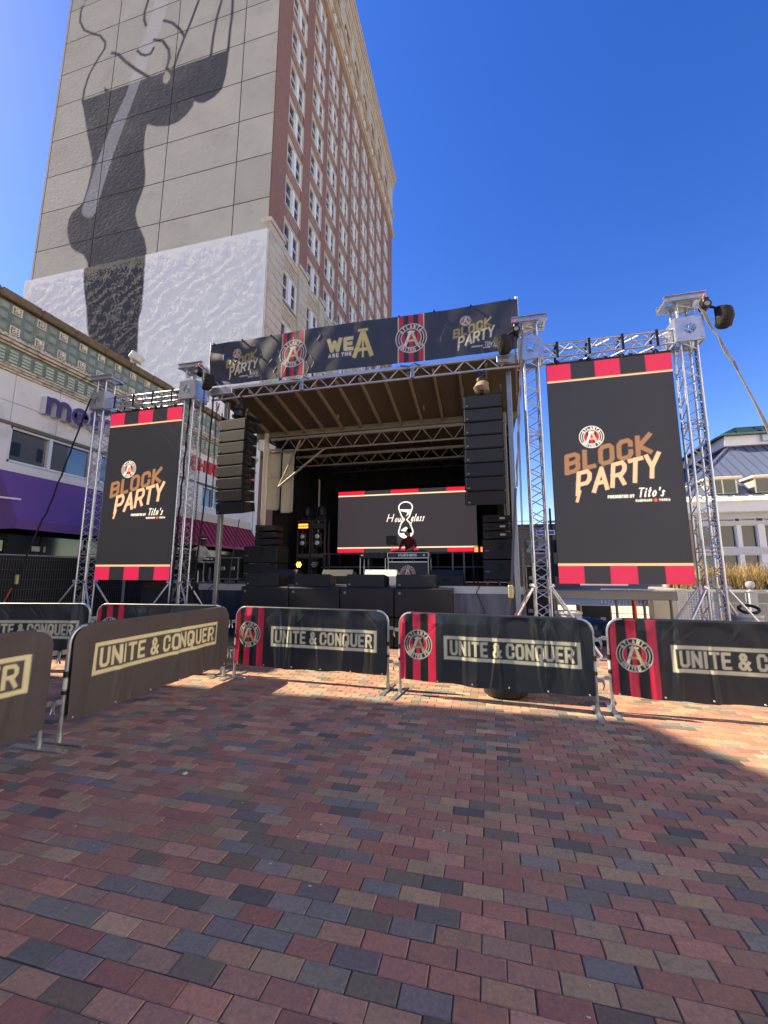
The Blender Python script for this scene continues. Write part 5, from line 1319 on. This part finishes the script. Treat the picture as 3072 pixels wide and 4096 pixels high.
# ================================================================ crowd barriers with printed covers
mzinc = M('barrier_zinc', rgb(168, 172, 174), .38, .8, noise=(12, .14))
mcov = M('barrier_vinyl', (.02,.02,.02), .36, attr=True, noise=(5, .10), spec=.5, bump=(90, .10, .003))
mcovb = M('barrier_mesh_cloth', (.05,.04,.035), .7, attr=True, noise=(5, .08), spec=.35, bump=(260, .35, .003))
CB = rgb(34, 39, 44); CR_ = rgb(200, 42, 72); CG = rgb(190, 188, 160)
def cover_paint(U, V, L, design, aa):
    C = np.empty(U.shape+(3,))
    C[...] = rgb(82, 76, 76) if design == 'brown' else CB
    if design == 'crest':
        for k in (0, 2, 4): lay(C, rect_cov(U, V, k*.106, -1, (k+1)*.106, 2, aa), CR_)
        for k in (1, 3): lay(C, rect_cov(U, V, k*.106, -1, (k+1)*.106, 2, aa), rgb(20, 22, 26))
        crest(C, U, V, .285, .665, .195, aa, gold=rgb(168, 160, 112), red=CR_, blk=rgb(16, 17, 20), white=rgb(206, 204, 182))
        x0, x1, z0, z1 = .262*L, .934*L, .50, .80; g_ = CG
    else: x0, x1, z0, z1 = .28, 2.36, .552, .88; g_ = rgb(222, 214, 168)
    fr = rect_cov(U, V, x0, z0, x1, z1, aa)-rect_cov(U, V, x0+.042, z0+.042, x1-.042, z1-.042, aa); lay(C, np.clip(fr, 0, 1), g_)
    hh = (z1-z0)*.62; ink(C, U, V, text('UNITE & CONQUER', x0+.08, z0+((z1-z0)-hh)/2, hh, .58, .175, .11, fit=(x1-x0)-.16), g_, aa)
    return C
def barrier(p, q, label, design, seed, top=1.09, res=.008):
    p = Vector((*p, 0)); q = Vector((*q, 0)); L = (q-p).length; a = math.atan2(q.y-p.y, q.x-p.x)
    t = thing('crowd_barrier', label, 'barrier', p, a, group='crowd barriers with printed covers')
    rs_ = np.random.default_rng(seed); r = .15; zt = top-.02
    loop = [(0.02, 0, .02), (0.02, 0, zt-r)]+[(0.02+r-r*math.cos(w), 0, zt-r+r*math.sin(w)) for w in np.linspace(.2, 1.57, 6)]
    loop += [(L-.02-r+r*math.sin(w), 0, zt-r+r*math.cos(w)) for w in np.linspace(0, 1.37, 6)]+[(L-.02, 0, zt-r), (L-.02, 0, .02)]
    MB().path(loop, .0195, 8).build('frame', mzinc, t, True)
    MB().tube((.03, 0, .23), (L-.03, 0, .23), .014, 8).build('bottom_rail', mzinc, t, True)
    for x in (.02, L-.02):
        f = MB().box(x-.032, -.30, .006, x+.032, .30, .018); f.box(x-.032, -.32, .0, x+.032, -.27, .0055).box(x-.032, .27, .0, x+.032, .32, .0055); f.tube((x, 0, .018), (x, 0, .09), .026, 8)
        f.build('foot', mzinc, t)
    for x, s in ((.02, -1), (L-.02, 1)):
        for z in (.82, .36): MB().box(x, -.008, z, x+s*.07, .008, z+.045).path([(x+s*.05, 0, z+.02), (x+s*.085, 0, z+.03), (x+s*.09, 0, z-.03), (x+s*.075, 0, z-.08)], .008, 6).build('hook', mzinc, t)
        for z0, z1 in ((.60, .655), (.44, .475)): MB().tube((x, 0, z0), (x, 0, z1), .026, 8).build('cable_tie', mblkp, t)
        MB().tube((x, 0, .49), (x, 0, .585), .0205, 8).build('sticker', M('sticker_pale', rgb(190, 196, 190), .6), t)
    # the cover: front sheet, over the top tube, short back sheet
    X0, X1 = .035, L-.035; nx = int((X1-X0)/res)
    zf = np.linspace(.19, zt, int((zt-.19)/res)); th = np.linspace(0, math.pi, 7)[1:-1]; zb = np.linspace(zt, .22, 14)
    prof = [(-.026, z, 0) for z in zf]+[(-.026*math.cos(w), zt+.022*math.sin(w), 1) for w in th]+[(.026, z, 1) for z in zb]
    S_, K = np.meshgrid(np.linspace(0, 1, nx), np.arange(len(prof)))
    PY = np.array([c[0] for c in prof])[K]; PZ = np.array([c[1] for c in prof])[K]; BK = np.array([c[2] for c in prof])[K]
    zz = np.clip(PZ-(zt-r), 0, r); inset = r-np.sqrt(np.maximum(r*r-zz*zz, 0))
    X = X0+inset+(X1-X0-2*inset)*S_
    W = np.zeros_like(X); ff = np.clip((zt-PZ)/.12, 0, 1)
    for k in range(int(L*7)):
        x0 = rs_.uniform(.05, L-.05); sl = rs_.normal(0, .10); wd = rs_.uniform(.012, .045); am = rs_.choice([-1, 1])*rs_.uniform(.006, .024)
        ext = rs_.uniform(.25, 1.0); zc = rs_.uniform(.3, 1.0); d = X-x0-sl*(PZ-.6)
        W += am*np.exp(-(d/wd)**2)*np.clip(1-np.abs(PZ-zc)/ext, 0, 1)**.7
    for k in range(7):
        W += rs_.uniform(.003, .008)*np.sin(X*rs_.uniform(5, 16)+PZ*rs_.uniform(-2, 2)+rs_.uniform(0, 6))
    for k in range(14):   # short diagonal drags from the top edge
        x0 = rs_.uniform(.1, L-.1); sl = rs_.choice([-1, 1])*rs_.uniform(.4, 1.2); d = (X-x0-sl*(zt-PZ))/math.hypot(1, sl)
        W += rs_.uniform(-.006, .006)*np.exp(-(d/.016)**2)*np.exp(-((zt-PZ)/.22)**2)
    if design == 'brown':
        for k in range(1, 9):
            x0 = k*.29+rs_.normal(0, .03); W += .006*np.exp(-((X-x0-.03*(PZ-.6))/.016)**2)*np.clip(1.1-PZ, 0, 1)
    front = (1-BK)
    Yp = PY-np.abs(.004)-W*ff*front-.010*front*ff*np.sin(X*2.2+seed)
    Yp = np.where(BK < .5, np.minimum(Yp, -.0225), Yp)
    hem = .012*np.sin(X*3+seed)+.006*np.sin(X*11)
    PZ2 = PZ+hem*np.clip((.5-PZ)/.3, 0, 1)
    C = cover_paint(X, np.where(BK > 0, 5.0, PZ), L, design, res*1.1)
    if design == 'crest': C = np.where(((BK > 0) & (PZ < zt-.001))[..., None], np.array(CB), C)
    put('cover', grid_mesh('cover', X, Yp, PZ2, C, mcovb if design == 'brown' else mcov), t)
    for k in range(6): MB().tube((X0+.06+k*(X1-X0-.12)/5, -.05, .215), (X0+.06+k*(X1-X0-.12)/5, -.035, .215), .010, 8).build('eyelet', M('eyelet', rgb(210, 210, 205), .4, .5), t)
    return t
barrier((-4.0, .62), (-4.055, 3.2), 'brown-covered crowd barrier cut off by the left edge of the picture', 'brown', 3)
barrier((-4.02, 3.32), (-4.09, 6.01), 'brown crowd barrier with full UNITE & CONQUER lettering, left of the crest barriers', 'brown', 9)
barrier((-3.97, 6.06), (-1.40, 5.93), 'black and red crowd barrier with a crest, directly in front of the subwoofers', 'crest', 8)
barrier((-1.235, 5.79), (1.20, 5.54), 'black and red crowd barrier with a crest, in front of the black barrel', 'crest', 13)
barrier((1.36, 5.69), (3.90, 5.60), 'black and red crowd barrier with a crest, cut off by the right picture edge', 'crest', 21)
barrier((-9.10, 5.245), (-6.66, 5.86), 'black and red crowd barrier behind the brown ones at the far left', 'crest', 34, res=.011)
barrier((-6.58, 5.90), (-4.22, 6.15), 'black and red crowd barrier mostly hidden behind the long brown barrier', 'crest', 55, res=.011)

# ================================================================ fence, barrels, pavilion and small things
def fence_panel(p, L, ang, label):
    t = thing('mesh_fence_panel', label, 'fence', (*p, 0), ang, group='black mesh fence panels at the left')
    H = 2.1; f = MB().tube((0, 0, .08), (0, 0, H), .021, 8).tube((L, 0, .08), (L, 0, H), .021, 8).tube((0, 0, H), (L, 0, H), .021, 8).tube((0, 0, .12), (L, 0, .12), .018, 8)
    f.build('frame', M('fence_frame', rgb(140, 146, 156), .45, .6), t, True)
    w = MB()
    for k in range(1, int(L/.06)): w.tube((k*.06, -.012, .12), (k*.06, -.012, H), .0032, 4, cap=False)
    for z in np.arange(.3, H, .28): w.tube((0, -.016, z), (L, -.016, z), .0032, 4, cap=False)
    tag(w.build('wire_mesh', M('fence_wire', rgb(92, 98, 108), .5, .5), t), kind='stuff')
    xs = np.linspace(.03, L-.03, 60); zs = np.linspace(.15, H-.03, 8); X, Z = np.meshgrid(xs, zs)
    put('scrim', grid_mesh('scrim', X, .03+.012*np.sin(X*7)*np.cos(Z*2), Z, None, M('black_scrim', rgb(20, 21, 25), .9, bump=(6, .7, .04))), t)
    MB().box(-.35, -.12, 0, .35, .12, .08).build('foot_block', M('foot_block', rgb(40, 40, 42), .9), t)
for k in range(4):
    s = -3.45+k*3.45
    fence_panel((-12.9+.242*s, 8.4+.970*s), 3.4, math.atan2(.970, .242), ['black mesh fence panel nearest the left edge', 'black mesh fence panel behind the far left tower', 'black mesh fence panel below the left tall screen', 'black mesh fence panel at the foot of the red awning'][k])
br = thing('barrel', 'black plastic barrel standing behind the middle barrier', 'barrel', (.17, 6.12, 0))
MB().lathe([(.25, 0), (.285, .03), (.295, .1), (.295, .98), (.30, 1.0), (.27, 1.02)], n=28).build('body', M('black_rubber', rgb(34, 32, 32), .45, noise=(6, .15)), br, True)
MB().lathe([(.303, 0), (.303, .04)], (0, 0, .55), 28).build('hoop', M('black_rubber', rgb(34, 32, 32), .45), br, True)
def ballast(x, y, label):
    b = thing('ballast_barrel', label, 'barrel', (x, y, 0), group='pale ballast barrels at the tower feet')
    MB().lathe([(.24, 0), (.26, .03), (.26, .76), (.24, .79)], n=22).build('body', M('pale_plastic', rgb(150, 152, 146), .6), b, True)
    MB().lathe([(.275, .79), (.275, .83), (.22, .85)], n=22).build('lid', M('pale_lid', rgb(176, 178, 174), .5), b, True)
ballast(-7.25, 9.0, 'pale ballast barrel right of the left goalpost'); ballast(1.62, 9.7, 'pale ballast barrel beside the inner right tower'); bb = ballast(4.95, 9.95, 'pale ballast barrel with a black strap beside the far right tower')
lpstrap = thing('loop_strap', 'black webbing loop lying on the pale barrel at the right', 'strap', (4.95, 9.95, .85))
MB().path([(.04+.17*math.cos(a), -.05+.08*math.sin(a), .09+.07*math.sin(a)) for a in np.linspace(0, 6.28, 18, endpoint=False)], .03, 6, True).build('webbing', mblk, lpstrap)
# road cases and a tarpaulin heap below the right screen
flight_case(2.35, 12.2, .005, .75, .6, .72, 'black road case with white corner marks below the right tall screen', grp='road cases below the right screen')
flight_case(.95, 12.6, .005, .9, .6, 1.05, 'tall black road case between the stage and the right screen', grp='road cases below the right screen')
flight_case(1.05, 12.7, 1.165, .6, .5, .7, 'black amplifier case stacked on the tall road case', False, grp='road cases below the right screen')
hp_ = MB(); n1, n2 = 26, 14
Xh = np.linspace(1.35, 3.35, n1); Yh = np.linspace(10.7, 11.9, n2); X, Y = np.meshgrid(Xh, Yh)
Zh = .02+.62*np.exp(-((X-2.0)/.55)**2-((Y-11.4)/.5)**2)+.42*np.exp(-((X-2.8)/.4)**2-((Y-11.3)/.4)**2)+.05*np.sin(X*9+Y*4)*np.cos(Y*8)
tag(put('tarpaulin', grid_mesh('tarpaulin', X, Y, np.maximum(Zh, .012), None, M('black_tarp', rgb(16, 16, 18), .35, bump=(9, .9, .05)))), 'heaped black tarpaulin below the right tall screen', 'tarpaulin')
oc = thing('traffic_tube', 'orange traffic delineator post beyond the right screen', 'traffic post', (4.35, 14.6, .005))
MB().lathe([(.07, .03), (.06, 1.0), (.03, 1.04)], n=12).build('tube', M('traffic_orange', rgb(226, 78, 40), .6), oc, True); MB().lathe([(.18, 0), (.16, .04), (.08, .05)], n=10).build('base', mblkp, oc)
sf_ = thing('steel_barricade', 'pale bare steel barricade far beyond the right tall screen', 'barricade', (3.9, 16.5, .005))
MB().path([(0, 0, 0), (0, 0, 1.1), (1.7, 0, 1.1), (1.7, 0, 0)], .022, 6).tube((0, 0, .25), (1.7, 0, .25), .015, 6).build('frame', mzinc, sf_)
for k in range(1, 15): MB().tube((k*.113, 0, .25), (k*.113, 0, 1.1), .008, 5).build('bar', mzinc, sf_)
# cream wall and white lattice panel
wl2 = tag(MB().bbox(5.0, 15.0, 0, 6.0, 15.4, 1.12, .02).build('low_wall', M('cream_render', rgb(214, 200, 166), .85, noise=(3, .1))), 'short cream rendered wall beyond the right tall screen', 'wall')
lt = thing('lattice_panel', 'white square-lattice panel beside the far right tower', 'lattice panel', (5.15, 13.6, .005))
ml = M('lattice_white', rgb(226, 226, 222), .5)
MB().box(0, 0, 0, .05, .04, 1.2).box(.85, 0, 0, .9, .04, 1.2).box(.05, 0, 1.15, .85, .04, 1.2).box(.05, 0, 0, .85, .04, .05).build('frame', ml, lt)
for k in range(1, 12): MB().box(.05+k*.067, .010, .05, .068+k*.067, .018, 1.15).build('slat', ml, lt)
for k in range(1, 16): MB().box(.05, .020, .05+k*.069, .85, .028, .066+k*.069).build('slat', ml, lt)
# railing with ball posts
rg = thing('post_railing', 'grey metal railing with ball-topped posts in front of the dry grass', 'railing', (6.3, 16.0, .005))
mrg = M('railing_grey', rgb(140, 146, 158), .5, .2, noise=(4, .08))
for k in range(4):
    x = 1.93+k*3.2-.05
    pp = MB().bbox(x-.12, -.12, 0, x+.12, .12, 1.12, .02); pp.bbox(x-.15, -.15, 1.06, x+.15, .15, 1.12, .02); pp.lathe([(.06, 1.12), (.05, 1.16), (.11, 1.22), (.13, 1.3), (.11, 1.38), (.04, 1.42)], (x, 0, 0), 14)
    pp.build('post', mrg, rg, True)
for z, r_ in ((1.08, .045), (.72, .03), (.12, .03)): MB().tube((-.4, 0, z), (12, 0, z), r_, 8).build('rail', mrg, rg, True)
im = MB()
for k in range(200): im.tube((-.4+k*.062, 0, .12), (-.4+k*.062, 0, .72), .006, 4, cap=False)
for k in range(9): im.tube((-.4, .008, .17+k*.062), (12, .008, .17+k*.062), .006, 4, cap=False)
tag(im.build('infill_mesh', mrg, rg), kind='stuff')
tag(MB().bbox(6.6, 17.0, 0, 22, 20.2, 1.12, .03).build('planter_wall', M('planter_stone', rgb(120, 120, 124), .85, noise=(2, .12))), 'long raised stone planter behind the grey railing', 'planter')
gv = []; gf = []; gc = []
r2 = np.random.default_rng(5)
for cx in np.arange(6.9, 15.5, .42):
    for cyy in (17.3, 17.8, 18.4):
        ox, oy = cx+r2.normal(0, .1), cyy+r2.normal(0, .1)
        for k in range(95):
            a = r2.uniform(0, 6.28); ln = r2.uniform(.55, 1.1); sp = r2.uniform(.15, .75); bx, by = ox+r2.normal(0, .07), oy+r2.normal(0, .07)
            col = np.array([.36, .26, .11])*r2.uniform(.55, 1.25); prev = None; w = .009
            for j in range(4):
                f_ = j/3; px = bx+math.cos(a)*sp*ln*f_**1.7; py = by+math.sin(a)*sp*ln*f_**1.7; pz = 1.12+ln*(f_-.28*sp*f_**2.4); ww = w*(1-f_*.8)
                i0 = len(gv); gv += [(px-math.sin(a)*ww, py+math.cos(a)*ww, pz), (px+math.sin(a)*ww, py-math.cos(a)*ww, pz)]; gc += [col, col]
                if prev is not None: gf.append((prev, prev+1, i0+1, i0))
                prev = i0
me = bpy.data.meshes.new('ornamental_grass'); me.from_pydata(gv, [], gf); me.update(); set_col(me, np.array(gc)); me.materials.append(M('dry_grass', (.3,.2,.1), .9, attr=True))
tag(put('ornamental_grass', me), 'tall dry straw-coloured grass behind the grey railing', 'grass', kind='stuff')
# pavilion with blue-grey standing-seam roof and glass lantern
pv = thing('pavilion', 'white pavilion with a blue-grey seamed roof and green glass lantern at the right edge', 'pavilion', (8.7, 21, 0))
mpw = M('pavilion_white', rgb(216, 218, 224), .6, noise=(1.5, .05)); mpr_ = M('roof_blue_grey', rgb(92, 104, 130), .5, .2, noise=(1, .08)); mpl = M('roof_cream', rgb(224, 216, 196), .55, noise=(1, .06))
mgg = M('lantern_glass', rgb(70, 122, 116), .12, spec=.8); mgm = M('lantern_green', rgb(60, 96, 92), .5)
MB().box(0, .3, 0, 16, 9, 5.1).build('core', M('pavilion_core', rgb(150, 150, 152), .8), pv)
MB().bbox(-.2, -.3, 4.32, 16, .3, 4.78, .02).build('fascia', mpw, pv); MB().box(-.1, .0, 4.05, 16, .29, 4.32).build('soffit_band', M('pavilion_grey', rgb(182, 186, 194), .6), pv)
MB().box(0, .05, 2.5, 16, .29, 2.8).build('spandrel_band', M('pavilion_grey', rgb(182, 186, 194), .6), pv); MB().box(0, .05, 3.78, 16, .29, 3.94).build('transom_band', M('pavilion_grey', rgb(182, 186, 194), .6), pv)
k = 0; x = .35
pgl = M('pavilion_glass', (.022, .042, .05), .05, spec=.7)
while x < 14:
    w = .62
    for z0, z1 in ((1.4, 2.5), (2.8, 3.78), (3.94, 4.05)):
        o = MB().box(x, .10, z0, x+.04, .28, z1).box(x+w-.04, .10, z0, x+w, .28, z1).box(x+.04, .10, z0, x+w-.04, .28, z0+.035).box(x+.04, .10, z1-.035, x+w-.04, .28, z1).build('window', mpw, pv)
        MB().box(x+.04, .2, z0+.035, x+w-.04, .22, z1-.035).build('pane', pgl, o)
    MB().box(x+w, .05, 1.0, x+w+(.16 if k % 2 else .24), .29, 2.5).box(x+w, .05, 2.8, x+w+(.16 if k % 2 else .24), .29, 3.78).build('mullion', mpw, pv)
    x += w+(.16 if k % 2 else .24); k += 1
MB().box(-.02, .04, 0, .345, .3, 4.05).build('corner_pier', M('pier_brown', rgb(146, 128, 108), .8), pv)
def slab(pts, th=.06):
    n = len(pts); return MB().add([tuple(p) for p in pts]+[(p[0], p[1], p[2]-th) for p in pts], [tuple(range(n)), tuple(range(2*n-1, n-1, -1))]+[(i, n+i, n+(i+1) % n, (i+1) % n) for i in range(n)])
slab([(-.35, -.35, 4.80), (16, -.35, 4.80), (16, .7, 5.22), (.3, .7, 5.22)]).build('skirt_roof', mpl, pv)
for k in range(26): MB().add([(.2+k*.6, -.36, 4.80), (.23+k*.6, -.36, 4.80), (.23+k*.6, .68, 5.22), (.2+k*.6, .68, 5.22), (.2+k*.6, -.36, 4.84), (.23+k*.6, -.36, 4.84), (.23+k*.6, .68, 5.26), (.2+k*.6, .68, 5.26)], [(4,5,6,7), (0,4,7,3), (1,2,6,5), (0,1,5,4)]).build('seam', mpl, pv)
A0, A1, B0, B1 = (.1, .6, 5.2), (17, .6, 5.2), (13.5, 4, 8.35), (3.9, 4, 8.35)
slab([A0, A1, B0, B1]).build('roof', mpr_, pv); slab([B1, (3.9, 10, 8.35), (.1, 13, 5.2), A0]).build('roof', mpr_, pv); slab([B1, B0, (13.5, 10, 8.35), (3.9, 10, 8.35)]).build('roof_deck', mpr_, pv)
mrib = M('roof_seam', rgb(70, 80, 104), .5, .2)
def lerp(a, b, t): return tuple(a[i]+(b[i]-a[i])*t for i in range(3))
for k in range(40):
    x = .3+k*.42; z0 = lerp(A0, A1, (x-.1)/16.9)
    t_ = 1.0 if x > 3.9 else (x-.1)/3.8
    top_ = (x, .6+3.4*t_, 5.2+3.15*t_)
    if x < 13.5: MB().tube((z0[0], z0[1], z0[2]+.02), (top_[0], top_[1], top_[2]+.02), .022, 4).build('seam', mrib, pv)
MB().tube((A0[0], A0[1], A0[2]+.03), (B1[0], B1[1], B1[2]+.03), .07, 6).build('hip_cap', mpr_, pv)
for k in range(22):
    y = 1.5+k*.5; t_ = min(1.0, (y-.6)/3.4) if y < 4 else 1.0
    MB().tube((.1+.0, y, 5.22), (.1+3.8*t_, y, 5.22+3.15*t_), .022, 4).build('seam', mrib, pv)
for x0 in (1.15, 2.95, 4.75):
    o = MB().box(x0, .55, 5.25, x0+1.15, 2.0, 5.92).build('dormer', M('pavilion_core', rgb(150, 150, 152), .8), pv)
    MB().bbox(x0-.12, .35, 5.92, x0+1.3, 2.6, 6.02, .02).build('dormer_roof', mpl, o); MB().box(x0+.08, .53, 5.3, x0+.55, .545, 5.86).box(x0+.62, .53, 5.3, x0+1.08, .545, 5.86).build('pane', pgl, o)
    MB().box(x0, .535, 5.25, x0+.07, .549, 5.9).box(x0+.56, .535, 5.25, x0+.61, .549, 5.9).box(x0+1.09, .535, 5.25, x0+1.15, .549, 5.9).build('dormer_frame', mpl, o)
MB().box(3.6, 3.7, 8.33, 13.8, 10.3, 8.85).build('lantern_base', mpw, pv)
gl = MB().add([(3.4, 3.5, 8.86), (14, 3.5, 8.86), (14, 10.5, 8.86), (3.4, 10.5, 8.86), (5.0, 5.4, 9.75), (12.4, 5.4, 9.75), (12.4, 8.6, 9.75), (5.0, 8.6, 9.75)], [(0,1,5,4), (1,2,6,5), (2,3,7,6), (3,0,4,7), (4,5,6,7)])
lg = gl.build('lantern_glass', mgg, pv)
gm = MB()
for a, b in (((3.4, 3.5, 8.88), (14, 3.5, 8.88)), ((5.0, 5.4, 9.77), (12.4, 5.4, 9.77)), ((3.4, 3.5, 8.88), (5.0, 5.4, 9.77)), ((3.4, 3.5, 8.88), (3.4, 10.5, 8.88)), ((3.4, 10.5, 8.88), (5.0, 8.6, 9.77)), ((5, 5.4, 9.77), (5, 8.6, 9.77)), ((4.2, 4.45, 9.33), (13.2, 4.45, 9.33))): gm.tube(a, b, .06, 6)
for k in range(9): gm.tube((4.2+k*1.15, 3.5, 8.88), (5.0+k*.93, 5.4, 9.77), .045, 6)
gm.build('glazing_bar', mgm, lg)
MB().bbox(5.2, 3.55, 8.45, 5.7, 3.69, 8.8, .02).build('speaker_horn', M('horn_grey', rgb(170, 180, 190), .5), pv)
# far street beyond the stage
fb = thing('far_building', 'small brown building far beyond the stage, between stage and tower', 'building', (4.2, 60, 0))
MB().box(0, 0, 0, 7.5, 12, 8.2).build('wall', M('far_brown', rgb(142, 122, 104), .9, noise=(.6, .12)), fb)
for kx in range(4):
    for z in (1.4, 4.6): MB().box(.8+kx*1.7, -.06, z, 1.7+kx*1.7, .02, z+1.7).build('window', mgl, fb)
MB().bbox(-.2, -.2, 8.2, 7.7, 12.2, 8.5, .03).build('parapet', M('far_parapet', rgb(120, 106, 92), .9), fb)
up_ = thing('utility_pole', 'dark utility pole far behind the stage beside the right screen', 'utility pole', (6.35, 45, 0))
MB().tube((0, 0, 0), (0, 0, 8.4), .14, 8, .1).build('pole', M('pole_wood', rgb(52, 46, 42), .9), up_); MB().box(-.7, -.06, 6.9, .7, .06, 7.05).build('crossarm', M('pole_wood', rgb(52, 46, 42), .9), up_)
MB().lathe([(.16, 0), (.16, .6)], (.3, 0, 6.1), 8).build('transformer', M('transformer_grey', rgb(90, 92, 94), .6), up_)
for z in (6.2, 7.1): tag(MB().path([(-9, 44, z+.5), (-2, 44.5, z+.05), (6.35, 45, z), (14, 45.5, z+.1), (24, 46, z+.6)], .03, 4).build('overhead_wire', M('wire_black', rgb(20, 20, 20), .8)), f'{"upper" if z > 7 else "lower"} overhead wire on the far utility pole', 'wire')
bs = thing('street_sign', 'small blue and white street sign seen through the inner right tower', 'sign', (3.42, 30, 0))
MB().tube((.45, .05, 0), (.45, .05, 5.2), .05, 8).build('post', msteel, bs); MB().bbox(-.15, -.02, 4.3, 1.05, .02, 4.62, .015).build('plate', M('sign_white', rgb(225, 228, 235), .5), bs); MB().bbox(-.10, -.03, 4.35, 1.0, -.021, 4.57, .01).build('face', M('sign_blue', rgb(40, 74, 160), .5), bs)
# loose cables in front of the stage
for k, (pts, lb_) in enumerate((([(-7.1, 9.84, 1.36), (-7.3, 9.8, 1.2), (-7.35, 9.78, .6), (-7.3, 9.76, .03)], 'grey cable looping off the left stage corner'), ([(-.2, 9.82, 1.34), (-.28, 9.8, 1.2), (-.12, 9.79, .8), (-.2, 9.78, .03)], 'thin black cable hanging over the pale stage skirt'), ([(-6.25, 9.45, 3.0), (-6.3, 9.3, 2.0), (-6.28, 9.18, 1.33)], 'black cable dropping from the left line array'), ([(.42, 9.6, 3.2), (.5, 10.2, 2.7), (.62, 10.7, 2.9), (.66, 10.9, 3.4)], 'black cable running to the right side-fill stack'))):
    tag(MB().path(pts, .012, 6).build('cable', M('cable_black', rgb(30, 30, 32), .6)), lb_, 'cable')
sky_ = None
